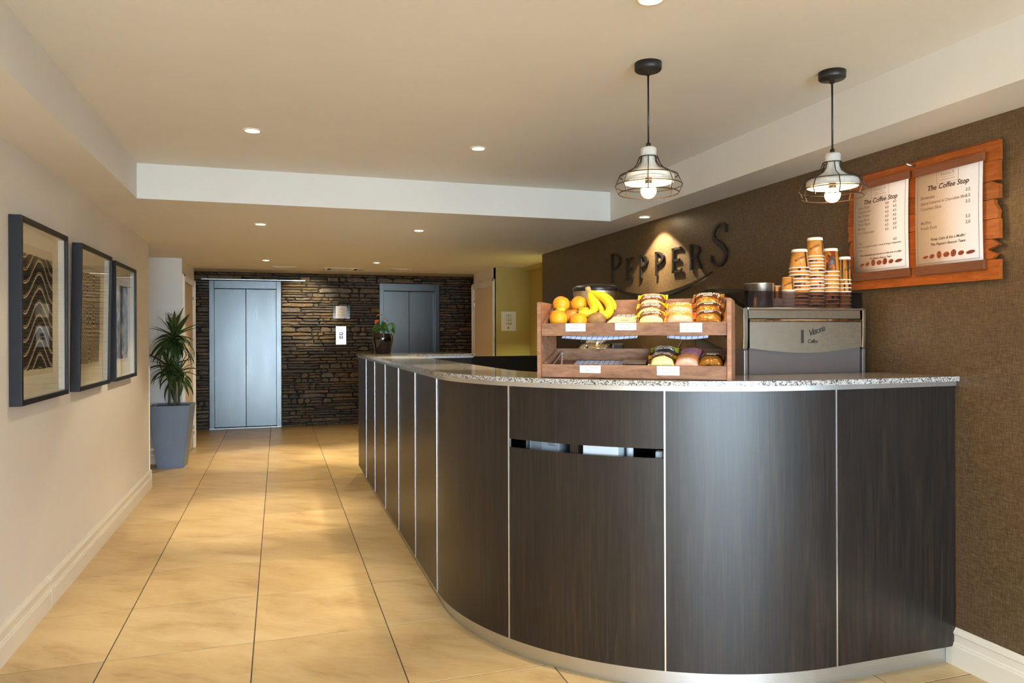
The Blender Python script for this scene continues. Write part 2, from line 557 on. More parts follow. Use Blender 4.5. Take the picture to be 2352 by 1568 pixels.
def spline(P, n):
    P = [Vector(p) for p in P]
    out = []
    for i in range(len(P) - 1):
        p0 = P[max(i - 1, 0)]; p1 = P[i]; p2 = P[i + 1]; p3 = P[min(i + 2, len(P) - 1)]
        for k in range(n):
            t = k / n
            out.append(0.5 * ((2 * p1) + (p2 - p0) * t + (2 * p0 - 5 * p1 + 4 * p2 - p3) * t * t + (3 * p1 - p0 - 3 * p2 + p3) * t ** 3))
    out.append(P[-1])
    return out

def solid(bm, t):
    bm.normal_update()
    bmesh.ops.solidify(bm, geom=bm.faces[:], thickness=t)

def mesh(name, bm, mats, smooth=None):
    bmesh.ops.recalc_face_normals(bm, faces=bm.faces[:])
    me = bpy.data.meshes.new(name)
    bm.to_mesh(me)
    bm.free()
    for m in (mats if isinstance(mats, (list, tuple)) else [mats]):
        me.materials.append(MATS[m])
    if smooth:
        for p in me.polygons:
            p.use_smooth = True
    return me

def link(name, data, parent=None, loc=None, rot=None, mat=None):
    o = bpy.data.objects.new(name, data)
    COL.objects.link(o)
    if parent is not None:
        o.parent = parent
    if mat is not None:
        o.matrix_basis = mat
    else:
        if loc is not None:
            o.location = loc
        if rot is not None:
            o.rotation_euler = rot
    return o

def obj(name, bm, mats, parent=None, loc=None, rot=None, mat=None, smooth=None):
    return link(name, mesh(name, bm, mats, smooth), parent, loc, rot, mat)

def tag(o, label, cat, group=None):
    o['label'] = label
    o['category'] = cat
    if group:
        o['group'] = group
    return o

def thing(name, label, cat, loc=(0, 0, 0), rotz=0.0, group=None, mat=None):
    o = bpy.data.objects.new(name, None)
    o.empty_display_size = 0.1
    COL.objects.link(o)
    if mat is not None:
        o.matrix_basis = mat
    else:
        o.location = loc
        o.rotation_euler = (0, 0, rotz)
    return tag(o, label, cat, group)

def struct(name, bm, mats, label=None, smooth=None, parent=None):
    o = obj(name, bm, mats, parent, smooth=smooth)
    o['kind'] = 'structure'
    if label:
        o['label'] = label
    return o

def quick(name, mats, parent, fn, **kw):
    bm = bmesh.new()
    fn(bm)
    return obj(name, bm, mats, parent, **kw)

def boxes(name, mats, parent, lst, **kw):
    bm = bmesh.new()
    bev = kw.pop('bevel', 0.0)
    for lo, hi in lst:
        box(bm, lo, hi, bevel=bev)
    return obj(name, bm, mats, parent, **kw)

def text_bm(bm, s, size, x, y, z=0.0006, align='LEFT', shear=0.0, spacing=1.0, warp=None, bold=0.0, mat=None):
    cu = bpy.data.curves.new('lettering', 'FONT')
    cu.body = s
    cu.size = size
    cu.shear = shear
    cu.align_x = align
    cu.align_y = 'CENTER'
    cu.space_character = spacing
    cu.resolution_u = 3
    cu.offset = bold
    o = bpy.data.objects.new('lettering_tmp', cu)
    COL.objects.link(o)
    dg = bpy.context.evaluated_depsgraph_get()
    me = bpy.data.meshes.new_from_object(o.evaluated_get(dg))
    bpy.data.objects.remove(o)
    bpy.data.curves.remove(cu)
    n0 = len(bm.verts)
    bm.from_mesh(me)
    bpy.data.meshes.remove(me)
    bm.verts.ensure_lookup_table()
    for v in bm.verts[n0:]:
        p = Vector((v.co.x + x, v.co.y + y, z))
        if warp:
            p = Vector(warp(p))
        if mat is not None:
            p = mat @ p
        v.co = p

def basis(origin, ex, ey, ez):
    m = Matrix.Identity(4)
    for i, e in enumerate((ex, ey, ez)):
        for k in range(3):
            m[k][i] = e[k]
    for k in range(3):
        m[k][3] = origin[k]
    return m
def on_right(y, z, x=2.724):      # faces -X : local x -> -Y, y -> Z, z -> -X
    return basis((x, y, z), (0, -1, 0), (0, 0, 1), (-1, 0, 0))
def on_left(y, z, x=-1.14):       # faces +X : local x -> +Y
    return basis((x, y, z), (0, 1, 0), (0, 0, 1), (1, 0, 0))
def on_back(x, z, y):             # faces -Y : local x -> +X
    return basis((x, y, z), (1, 0, 0), (0, 0, 1), (0, -1, 0))

# ------------------------------------------------------------------ the setting
ZS, ZU, ZL = 2.267, 2.49, 2.362        # soffit, coffer, lift lobby ceiling
XL, XR = -1.14, 2.724
YB = 11.76                              # backing plane of the stone wall
YF = -4.0
# floor slab with separate tiles
bm = bmesh.new()
box(bm, (-4.2, YF - 0.3, -0.12), (4.4, 12.3, -0.0016))
floor = struct('floor', bm, 'grout', 'beige stone tiled lobby floor')
TX, TY, TX0, TY0 = 0.607, 0.627, -0.1105, 3.522
def tile_mesh(w, d):
    bm = bmesh.new()
    g = 0.0026; c = 0.0008
    lo = [(g, g), (w - g, g), (w - g, d - g), (g, d - g)]
    a = [bm.verts.new((p[0], p[1], -0.004)) for p in lo]
    b = [bm.verts.new((p[0], p[1], -c)) for p in lo]
    q = [(g + c, g + c), (w - g - c, g + c), (w - g - c, d - g - c), (g + c, d - g - c)]
    t = [bm.verts.new((p[0], p[1], 0.0)) for p in q]
    bm.faces.new(t)
    for r0, r1 in ((a, b), (b, t)):
        for i in range(4):
            j = (i + 1) % 4
            bm.faces.new((r0[i], r0[j], r1[j], r1[i]))
    return mesh('floor_tile', bm, 'floor_tile')
tile_cache = {}
for i in range(-6, 8):
    for j in range(-12, 15):
        x0, y0 = TX0 + i * TX, TY0 + j * TY
        x1, y1 = x0 + TX, y0 + TY
        if y1 < -3.99 or y0 > 12.0:
            continue
        wide = 7.3 < y1 and y0 < 12.2
        lo_x, hi_x = (-2.3, 3.9) if wide else (XL, XR)
        if x1 <= lo_x + 0.01 or x0 >= hi_x - 0.01:
            continue
        x0c, x1c = max(x0, lo_x), min(x1, hi_x)
        y0c, y1c = max(y0, -3.98), min(y1, 12.0)
        if x1c - x0c < 0.03 or y1c - y0c < 0.03:
            continue
        if x0c > 1.2 and y0c > 3.0 and y1c < 7.4:      # inside the reception enclosure
            continue
        key = (round(x1c - x0c, 4), round(y1c - y0c, 4))
        if key not in tile_cache:
            tile_cache[key] = tile_mesh(*key)
        link('floor_tile', tile_cache[key], floor, (x0c, y0c, 0))
bm = bmesh.new()
box(bm, (1.1, 2.9, -0.004), (XR, 7.45, -0.0005))
link('floor_vinyl', mesh('floor_vinyl', bm, 'dark_void'), floor)

# ceiling: coffer, bulkheads, soffits, lobby
CX0, CX1, CY1, CY0 = -0.843, 2.427, 5.072, -2.6
bm = bmesh.new()
box(bm, (CX0 - 0.02, CY0 - 0.02, ZU), (CX1 + 0.02, CY1 + 0.02, ZU + 0.1))
box(bm, (XL - 0.1, YF, ZS), (CX0, CY1, ZU + 0.05))
box(bm, (CX1, YF, ZS), (XR + 0.1, CY1, ZU + 0.05))
box(bm, (CX0, YF, ZS), (CX1, CY0, ZU + 0.05))
box(bm, (-4.1, CY1, ZS), (4.2, 10.06, ZU + 0.05))
box(bm, (-4.1, 10.06, ZL), (4.2, 12.3, ZU + 0.05))
struct('ceiling', bm, 'ceiling_paint', 'cream plaster ceiling with a raised tray')

# left wall and side passage
bm = bmesh.new()
box(bm, (XL - 0.14, YF, 0), (XL, 7.43, ZS))
struct('wall_left', bm, 'wall_cream', 'cream wall hung with three framed prints')
bm = bmesh.new()
box(bm, (-1.155, 7.425, 0.0), (-1.133, 7.437, 1.12), bevel=0.002)
struct('trim_1', bm, 'trim_paint', 'pale corner guard on the end of the cream wall')
bm = bmesh.new()
box(bm, (-4.0, 7.29, 0), (XL - 0.14, 7.43, ZS))
struct('wall_passage_near', bm, 'wall_white')
bm = bmesh.new()
box(bm, (-4.1, 7.43, 0), (-4.0, 8.84, ZS))
struct('wall_passage_end', bm, 'wall_white')
bm = bmesh.new()
DX = -1.02
box(bm, (-4.0, 8.836, 0), (DX - 0.0, 8.936, ZS))
struct('wall_alcove_left', bm, 'wall_white', 'white wall behind the tall potted plant')
bm = bmesh.new()
box(bm, (DX - 0.1, 8.936, 2.03), (DX, 9.93, ZS))
box(bm, (DX - 0.1, 9.93, 0), (DX, 10.06, ZS))
box(bm, (-2.3, 9.96, 0), (DX - 0.1, 10.06, ZS))
struct('wall_door_left', bm, 'wall_cream')

def profile_run(bm, prof, p0, p1, inward):
    # skirting profile (out, up) swept from p0 to p1; inward = unit vector into the room
    a, b = Vector((*p0, 0)), Vector((*p1, 0))
    iv = Vector((*inward, 0))
    ra = [bm.verts.new(a + iv * o + Vector((0, 0, u))) for o, u in prof]
    rb = [bm.verts.new(b + iv * o + Vector((0, 0, u))) for o, u in prof]
    for i in range(len(prof) - 1):
        bm.faces.new((ra[i], ra[i + 1], rb[i + 1], rb[i]))
    bm.faces.new(ra); bm.faces.new(rb[::-1])
SK = [(0, 0), (0.021, 0), (0.021, 0.085), (0.017, 0.092), (0.017, 0.097), (0.012, 0.103), (0.012, 0.132), (0.017, 0.138), (0.015, 0.148), (0.008, 0.156), (0.004, 0.163), (0, 0.163)]
bm = bmesh.new()
profile_run(bm, SK, (XL, 4.306), (XL, 7.45), (1, 0))
profile_run(bm, SK, (XL, YF), (XL, 4.30), (1, 0))
profile_run(bm, SK, (XL + 0.02, 7.43), (XL - 0.14, 7.43), (0, 1))
struct('baseboard_left', bm, 'trim_paint', 'cream moulded skirting along the picture wall')
bm = bmesh.new()
profile_run(bm, SK, (-4.0, 8.836), (DX, 8.836), (0, -1))
struct('baseboard_alcove', bm, 'trim_paint')
bm = bmesh.new()
SKR = [(o, u * 0.97) for o, u in SK]
profile_run(bm, SKR, (XR, YF), (XR, 2.384), (-1, 0))
struct('baseboard_right', bm, 'trim_paint', 'white moulded skirting under the brown wall')

# right wall
bm = bmesh.new()
box(bm, (XR, YF, 0), (XR + 0.14, 7.39, ZS))
struct('wall_right', bm, 'brown_wallpaper', 'brown woven wallpaper wall')
RX = 2.66
bm = bmesh.new()
box(bm, (RX, 8.94, 0), (3.12, 9.04, ZS))
box(bm, (3.12, 7.2, 0), (3.2, 9.04, ZS))
struct('wall_alcove_right', bm, 'wall_olive', 'olive green passage wall')
bm = bmesh.new()
box(bm, (XR + 0.14, 7.25, 0), (3.2, 7.39, ZS))
struct('wall_passage_right', bm, 'wall_olive')
bm = bmesh.new()
box(bm, (3.02, 7.39, ZS - 0.035), (3.12, 8.94, ZS))
struct('trim_2', bm, 'wall_olive')
bm = bmesh.new()
box(bm, (RX, 9.04, 2.07), (RX + 0.1, 10.06, ZS))
box(bm, (RX, 10.03, 0), (RX + 0.1, 10.06, ZS))
box(bm, (RX + 0.1, 9.96, 0), (3.9, 10.06, ZS))
box(bm, (RX, 8.945, 0), (RX + 0.1, 9.04, ZS))
struct('wall_door_right', bm, 'wall_cream')
# lobby side walls
bm = bmesh.new(); box(bm, (3.9, 7.2, 0), (4.0, 10.06, ZS)); struct('wall_service_right', bm, 'wall_cream')
bm = bmesh.new(); box(bm, (-2.4, 8.936, 0), (-2.3, 10.06, ZS)); struct('wall_service_left', bm, 'wall_cream')
bm = bmesh.new(); box(bm, (-2.4, 10.06, 0), (-2.3, 12.2, ZL)); struct('wall_lobby_left', bm, 'wall_cream')
bm = bmesh.new(); box(bm, (3.9, 10.06, 0), (4.0, 12.2, ZL)); struct('wall_lobby_right', bm, 'wall_cream')

# side doors (flush leaf, architrave, hinges, lever)
def side_door(name, x, s, y0, y1, ztop, label, hinge_far=True):
    d = bpy.data.objects.new(name, None)
    COL.objects.link(d)
    d['kind'] = 'structure'
    d['label'] = label
    d.location = (x, y0, 0)
    w = y1 - y0
    aw = 0.075
    fr = bmesh.new()
    for lo, hi in (((0, -aw, 0), (0.018, 0, ztop)), ((0, w, 0), (0.018, w + aw, ztop)), ((0, -aw, ztop), (0.018, w + aw, ztop + aw))):
        box(fr, (s * lo[0], lo[1], lo[2]), (s * hi[0], hi[1], hi[2]))
    for lo, hi in (((0.018, -aw, 0), (0.027, -aw + 0.025, ztop + aw)), ((0.018, w + aw - 0.025, 0), (0.027, w + aw, ztop + aw)), ((0.018, -aw, ztop + aw - 0.025), (0.027, w + aw, ztop + aw))):
        box(fr, (s * lo[0], lo[1], lo[2]), (s * hi[0], hi[1], hi[2]))
    obj('door_frame', fr, 'trim_paint', d)
    lf = bmesh.new()
    box(lf, (s * -0.045, 0.004, 0.006), (s * -0.004, w - 0.004, ztop - 0.006))
    leaf = obj('door_leaf', lf, 'door_paint', d)
    for z in (0.22, 1.05, 1.84):
        h = bmesh.new()
        yh = w - 0.004 if hinge_far else 0.004
        lathe(h, [(0.008, 0), (0.008, 0.1)], 10, Matrix.Translation((s * 0.006, yh, z - 0.05)), cap0=True, cap1=True)
        box(h, (s * -0.003, yh - 0.028, z - 0.05), (s * 0.002, yh, z + 0.05))
        obj('hinge', h, 'chrome', leaf)
    hd = bmesh.new()
    yl = 0.07 if hinge_far else w - 0.07
    dr = 1 if hinge_far else -1
    lathe(hd, [(0.025, 0), (0.025, 0.008)], 16, Matrix.Translation((s * -0.004, yl, 1.0)) @ Matrix.Rotation(s * PI / 2, 4, 'Y'), cap0=True, cap1=True)
    tube(hd, [(0, yl, 1.0), (s * 0.045, yl, 1.0), (s * 0.05, yl + dr * 0.02, 1.0), (s * 0.05, yl + dr * 0.12, 1.0)], 0.008, 8)
    obj('door_handle', hd, 'chrome', leaf)
    return d
side_door('door_1', DX, 1, 8.936, 9.91, 2.02, 'cream flush door beside the dark stone wall')
side_door('door_2', RX, -1, 9.06, 10.0, 2.045, 'tan flush door beside the olive passage wall')

# stone wall behind the lifts
LIFTS = [(-0.985, 0.045), (1.55, 2.53)]
LZT = 2.235
bm = bmesh.new()
box(bm, (-2.3, YB, 0), (LIFTS[0][0], YB + 0.25, ZL)); box(bm, (LIFTS[0][1], YB, 0), (LIFTS[1][0], YB + 0.25, ZL)); box(bm, (LIFTS[1][1], YB, 0), (3.9, YB + 0.25, ZL))
box(bm, (LIFTS[0][0], YB, LZT), (LIFTS[0][1], YB + 0.25, ZL)); box(bm, (LIFTS[1][0], YB, LZT), (LIFTS[1][1], YB + 0.25, ZL))
box(bm, (-2.3, YB + 0.25, 0), (3.9, YB + 0.35, ZL))
wall_back = struct('wall_back', bm, 'stone_mortar', 'dark stacked slate wall around the lifts')
rs = random.Random(41)
stones = []
def stone_geo(x0, x1, z0, z1):
    g = 0.003
    x0 += g; x1 -= g; z0 += g * 0.8; z1 -= g * 0.8
    w, h = x1 - x0, z1 - z0
    if w < 0.015 or h < 0.008:
        return None
    j = min(0.35 * h, 0.016)
    R = rs.uniform
    cut = min(0.3 * w, h * R(0.1, 0.9))
    pts = [(x0 + R(0, j), z0 + R(0, j)), (x0 + w * R(0.3, 0.45), z0 + R(0, j * 0.8)), (x0 + w * R(0.6, 0.75), z0 + R(0, j * 0.8)), (x1 - R(0, j), z0 + R(0, j)),
           (x1 - R(0, j * 0.6), z1 - h * R(0.3, 0.5)), (x1 - R(0, cut), z1 - R(0, j)), (x0 + w * R(0.55, 0.7), z1 - R(0, j * 0.7)), (x0 + w * R(0.25, 0.4), z1 - R(0, j * 0.7)), (x0 + R(0, cut), z1 - R(0, j)), (x0 + R(0, j * 0.6), z0 + h * R(0.4, 0.6))]
    dep = R(0.012, 0.06)
    cx, cz = (x0 + x1) / 2, (z0 + z1) / 2
    k = 1 - min(0.012 / max(h, 0.02), 0.3)
    kx = 1 - min(0.012 / max(w, 0.02), 0.3)
    tz, tx = R(-0.10, 0.10), R(-0.05, 0.05)
    return pts, dep, cx, cz, k, kx, tz, tx
def stone_add(bm, s, ox, oz):
    pts, dep, cx, cz, k, kx, tz, tx = s
    a = [bm.verts.new((p[0] - ox, YB + 0.004, p[1] - oz)) for p in pts]
    b = [bm.verts.new((p[0] - ox, YB - dep * 0.75, p[1] - oz)) for p in pts]
    c = [bm.verts.new((cx + (p[0] - cx) * kx - ox, YB - dep + (p[1] - cz) * tz + (p[0] - cx) * tx, cz + (p[1] - cz) * k - oz)) for p in pts]
    n = len(pts)
    for r0, r1 in ((a, b), (b, c)):
        for i in range(n):
            jn = (i + 1) % n
            bm.faces.new((r0[i], r0[jn], r1[jn], r1[i]))
    bm.faces.new(c)
def gap_segments(z0, z1):
    seg = [(-1.62, 3.5)]
    if z0 < LZT:
        out = []
        for a, b in seg:
            cur = a
            for l0, l1 in LIFTS:
                out.append((cur, l0 + rs.uniform(-0.004, 0.012)))
                cur = l1 - rs.uniform(-0.004, 0.012)
            out.append((cur, b))
        seg = out
    return seg
z = 0.0
while z < ZL - 0.012:
    h = rs.choice((0.034, 0.042, 0.05, 0.058, 0.07, 0.085))
    for zc in (LZT, ZL - 0.004):
        if z < zc < z + h + 0.02:
            h = zc - z
    z1 = z + h
    for a, b in gap_segments(z + 1e-4, z1):
        x = a
        while x < b - 0.01:
            w = rs.choice((0.09, 0.14, 0.2, 0.26, 0.34, 0.44)) * rs.uniform(0.8, 1.2)
            if b - (x + w) < 0.07:
                w = b - x
            if h > 0.055 and rs.random() < 0.45 and w > 0.12:
                zm = z + h * rs.uniform(0.4, 0.6)
                stones.append(stone_geo(x, x + w, z, zm)); stones.append(stone_geo(x, x + w, zm, z1))
            else:
                stones.append(stone_geo(x, x + w, z, z1))
            x += w
    z = z1
stones = [s for s in stones if s]
def stone_rank(s):
    xs = [p[0] for p in s[0]]; zs = [p[1] for p in s[0]]
    a = (max(xs) - min(xs)) * (max(zs) - min(zs))
    xc, zc = s[2], s[3]
    vis = -1.2 < xc < 1.2 or (1.2 <= xc < 2.98 and zc > 1.22)
    return a if vis else a * 0.001
stones.sort(key=stone_rank, reverse=True)
for s in stones[:300]:
    bm = bmesh.new()
    stone_add(bm, s, s[2], s[3])
    obj('stone', bm, 'slate_stone', wall_back, (s[2], 0, s[3]))
bm = bmesh.new()
for s in stones[300:]:
    stone_add(bm, s, 0, 0)
o = obj('small_stones', bm, 'slate_stone', wall_back)
o['kind'] = 'stuff'

# entrance wall behind the camera: glazed shopfront
bm = bmesh.new()
box(bm, (XL - 0.14, YF - 0.12, 0), (-1.05, YF, ZU + 0.05)); box(bm, (2.65, YF - 0.12, 0), (XR + 0.14, YF, ZU + 0.05))
box(bm, (-1.05, YF - 0.12, 2.22), (2.65, YF, ZU + 0.05))
struct('wall_front', bm, 'wall_cream')
w1 = bpy.data.objects.new('window_1', None); COL.objects.link(w1); w1['kind'] = 'structure'; w1['label'] = 'glazed entrance screen'
w1.location = (0, YF - 0.06, 0)
fr = bmesh.new()
for x in (-1.05, -0.13, 0.8, 1.73, 2.6):
    box(fr, (x, -0.03, 0), (x + 0.05, 0.03, 2.22))
box(fr, (-1.05, -0.03, 0), (2.65, 0.03, 0.08)); box(fr, (-1.05, -0.03, 2.14), (2.65, 0.03, 2.22))
obj('window_frame', fr, 'black_metal', w1)
for x in (-1.0, -0.08, 0.85, 1.78):
    quick('pane', 'clear_glass', w1, lambda b: box(b, (x, -0.004, 0.08), (x + 0.87 - (0.05 if x > 1.7 else 0), 0.004, 2.14)))
bm = bmesh.new(); box(bm, (-30, -40, -0.2), (30, YF - 0.12, -0.06)); struct('pavement', bm, 'concrete')
# ------------------------------------------------------------------ lifts
def lift(name, x0, x1, label):
    t = thing(name, label, 'elevator', (x0, YB, 0))
    w = x1 - x0
    jw = 0.07
    fr = bmesh.new()
    for lo, hi in (((0, -0.01, 0), (jw, 0.12, LZT)), ((w - jw, -0.01, 0), (w, 0.12, LZT))):
        box(fr, lo, hi, bevel=0.003)
    obj('door_frame', fr, 'brushed_steel', t)
    quick('header', 'brushed_steel', t, lambda b: box(b, (jw, 0.0, 2.118), (w - jw, 0.12, LZT), bevel=0.003))
    m = w / 2
    for a, b_ in ((jw, m - 0.0025), (m + 0.0025, w - jw)):
        quick('door_leaf', 'brushed_steel', t, lambda b: box(b, (a, 0.085, 0.012), (b_, 0.115, 2.113), bevel=0.003))
    quick('door_sill', 'dull_metal', t, lambda b: box(b, (0, -0.03, 0.0005), (w, 0.12, 0.008)))
    quick('lift_shaft_back', 'dark_void', t, lambda b: box(b, (0, 0.125, 0), (w, 0.15, LZT)))
    return t
lift('elevator', *LIFTS[0], label='stainless steel lift doors standing clear of the counter')
lift('elevator', *LIFTS[1], label='stainless steel lift doors behind the black flower pot')
lb = bmesh.new()
box(lb, (-0.19, -0.045, 0), (1.30, 0.0, 0.012))
o = obj('lintel_angle', lb, 'dull_metal', loc=(-0.90, YB - 0.015, 2.243)); tag(o, 'thin steel lintel angle over the clear-standing lift', 'lintel')

# call plate and notice
t = thing('lift_call_panel', 'brushed steel lift call plate with two buttons on the stone wall', 'call panel', mat=on_back(0.94, 1.40, YB - 0.062))
quick('plate', 'aluminium_strip', t, lambda b: box(b, (-0.08, -0.145, 0), (0.08, 0.145, 0.012), bevel=0.003))
for yy in (0.028, -0.028):
    bt = quick('button', 'black_plastic', t, lambda b: box(b, (-0.028, yy - 0.021, 0.012), (0.028, yy + 0.021, 0.018), bevel=0.003))
    quick('button_face', 'chrome', bt, lambda b: box(b, (-0.016, yy - 0.006, 0.018), (0.012, yy + 0.010, 0.020)))
t = thing('notice_holder', 'white paper notice in a clear acrylic holder on the stone wall', 'notice', mat=on_back(0.945, 1.765, YB - 0.065))
quick('holder', 'clear_acrylic', t, lambda b: box(b, (-0.128, -0.1, 0), (0.132, 0.1, 0.006), bevel=0.001))
quick('paper', 'paper_white', t, lambda b: box(b, (-0.085, -0.097, 0.0065), (0.085, 0.097, 0.0075)))
bm = bmesh.new()
rr = random.Random(3)
for yy, wd in ((0.045, 0.07), (0.0, 0.10), (-0.045, 0.12)):
    pts = [(-wd / 2 + wd * k / 24, yy + rr.uniform(-0.010, 0.010), 0.0082) for k in range(25)]
    tube(bm, pts, 0.0011, 4)
obj('handwriting', bm, 'ink_grey', t)
quick('clip', 'dull_metal', t, lambda b: tube(b, [(0.10, 0.075, 0.008), (0.115, 0.115, 0.02), (0.13, 0.09, 0.01), (0.15, 0.10, 0.012)], 0.006, 6))

# room number signs
def room_sign(mat, lines, arrow, w, h, label):
    t = thing('room_sign', label, 'sign', mat=mat)
    quick('plate', 'acrylic_sign', t, lambda b: box(b, (-w / 2, -h / 2, 0), (w / 2, h / 2, 0.008), bevel=0.0015))
    bm = bmesh.new()
    for k, s in enumerate(lines):
        text_bm(bm, s, 0.055, 0, h / 2 - 0.055 - k * 0.052, 0.0088, 'CENTER')
    y = h / 2 - 0.055 - len(lines) * 0.052
    obj('lettering', bm, 'ink_grey', t)
    bm = bmesh.new()
    d = 0.016 * arrow
    vs = [bm.verts.new(p) for p in ((-d, y + 0.014, 0.0088), (d, y, 0.0088), (-d, y - 0.014, 0.0088))]
    bm.faces.new(vs)
    obj('arrow', bm, 'ink_grey', t)
room_sign(on_back(-1.155, 1.55, 8.834), ['106', '107', '108'], -1, 0.235, 0.29, 'pale room number sign on the white wall behind the palm')
room_sign(on_back(2.83, 1.575, 8.938), ['101', '102', '104'], 1, 0.2, 0.25, 'pale room number sign on the olive passage wall')

# ceiling vents / access hatch
def vent(x0, x1, y0, y1, label, hatch=False):
    t = thing('ceiling_vent', label, 'ceiling vent', ((x0 + x1) / 2, (y0 + y1) / 2, ZS))
    a, b = (x1 - x0) / 2, (y1 - y0) / 2
    bm = bmesh.new()
    f = 0.03
    for lo, hi in (((-a, -b, -0.008), (a, -b + f, 0.001)), ((-a, b - f, -0.008), (a, b, 0.001)), ((-a, -b + f, -0.008), (-a + f, b - f, 0.001)), ((a - f, -b + f, -0.008), (a, b - f, 0.001))):
        box(bm, lo, hi)
    obj('frame', bm, 'vent_white', t)
    if hatch:
        for s in (-1, 1):
            quick('slot_grille', 'dark_void', t, lambda q: box(q, (s * (a - 0.075) - 0.02, -b + f, -0.003), (s * (a - 0.075) + 0.02, b - f, 0.001)))
        quick('hatch_panel', 'ceiling_paint', t, lambda q: box(q, (-a + 0.1, -b + f + 0.006, -0.005), (a - 0.1, b - f - 0.006, 0.001)))
    else:
        n = 6
        for k in range(n):
            y = -b + f + (2 * b - 2 * f) * (k + 0.5) / n
            quick('slat', 'vent_white', t, lambda q: box(q, (-a + f, y - 0.004, -0.006), (a - f, y + 0.004, 0.001)))
vent(-0.06, 0.22, 9.52, 9.68, 'slim ceiling vent above the clear-standing lift')
vent(0.56, 1.05, 9.55, 9.9, 'square ceiling hatch with two slot grilles', True)
vent(1.40, 1.67, 9.46, 9.62, 'slim ceiling vent above the lift behind the flower pot')

# ------------------------------------------------------------------ downlights
def downlight(x, y, z, label, power=1.0, angle=50, blend=0.7, color=(1.0, 0.83, 0.55), spill=9.0, edge=0.25):
    t = thing('recessed_downlight', label, 'downlight', (x, y, z), group=None)
    bm = bmesh.new()
    lathe(bm, [(0.034, -0.001), (0.036, -0.006), (0.047, -0.005), (0.05, 0.0005)], 28)
    obj('trim_ring', bm, 'downlight_trim', t)
    bm = bmesh.new()
    lathe(bm, [(0.0005, -0.0025), (0.034, -0.0025)], 24)
    obj('lamp_face', bm, 'lamp_warm', t)
    l = bpy.data.lights.new('downlight_beam', 'SPOT')
    l.energy = W_DOWN * power
    l.color = color
    l.spot_size = math.radians(angle)
    l.spot_blend = blend
    l.shadow_soft_size = 0.03
    lo = bpy.data.objects.new('downlight_beam', l)
    COL.objects.link(lo); lo.parent = t; lo.location = (0, 0, -0.012)
    if spill:
        l2 = bpy.data.lights.new('downlight_spill', 'SPOT')
        l2.energy = spill
        l2.color = color
        l2.spot_size = math.radians(109)
        l2.spot_blend = edge
        l2.shadow_soft_size = 0.03
        lo = bpy.data.objects.new('downlight_spill', l2)
        COL.objects.link(lo); lo.parent = t; lo.location = (0, 0, -0.012)
    return t
downlight(-0.127, 4.09, ZU, 'lit recessed downlight in the raised ceiling tray, on the picture-wall side')
downlight(1.115, 4.095, ZU, 'lit recessed downlight in the raised ceiling tray between corridor and pendants')
downlight(1.155, 2.105, ZU, 'lit recessed downlight at the very top edge above the hanging lamps', spill=16.0)
downlight(-0.127, 2.10, ZU, 'recessed downlight in the ceiling tray overhead')
downlight(-0.127, 0.1, ZU, 'recessed downlight in the ceiling tray overhead by entrance')
downlight(1.155, 0.1, ZU, 'recessed downlight in the ceiling tray overhead beside entrance')
downlight(-0.127, -1.9, ZU, 'recessed downlight in the ceiling tray over the doors')  # extra lamp behind the camera, added to even out the ceiling brightness
downlight(1.155, -1.9, ZU, 'recessed downlight in the ceiling tray over the glazed doors')  # second lamp of the added pair, also there to brighten the ceiling
downlight(-0.127, 5.96, ZS, 'lit recessed downlight in the low ceiling just past the tray, picture-wall side', 1.6, spill=30.0)
downlight(1.112, 5.96, ZS, 'lit recessed downlight in the low ceiling just past the tray, over the counter', 1.6, spill=30.0)
downlight(-0.13, 8.8, ZS, 'lit recessed downlight in the far low ceiling in front of the clear-standing lift', 1.5, spill=30.0)
downlight(1.122, 8.75, ZS, 'lit recessed downlight in the far low ceiling above the flower pot', 2.0, spill=30.0)
downlight(2.95, 7.66, ZS, 'recessed passage light behind the brown wall', 0.25, spill=30.0, color=(0.92, 1.0, 0.55))  # unseen lamp added to brighten the olive wall with greenish light
downlight(2.575, 4.80, ZS, 'lit recessed downlight close to the brown wall above the raised letters', 0.6, 50, 0.8, spill=36.0, edge=0.1)
lw = downlight(0.42, 10.5, ZL, 'recessed lobby downlight washing the stone wall', 1.5, 50, 0.8, spill=0)
for c_ in lw.children:
    if c_.type == 'LIGHT':
        c_.rotation_euler = (math.radians(66), 0, 0)
        c_.location = (0, 0.03, -0.03)

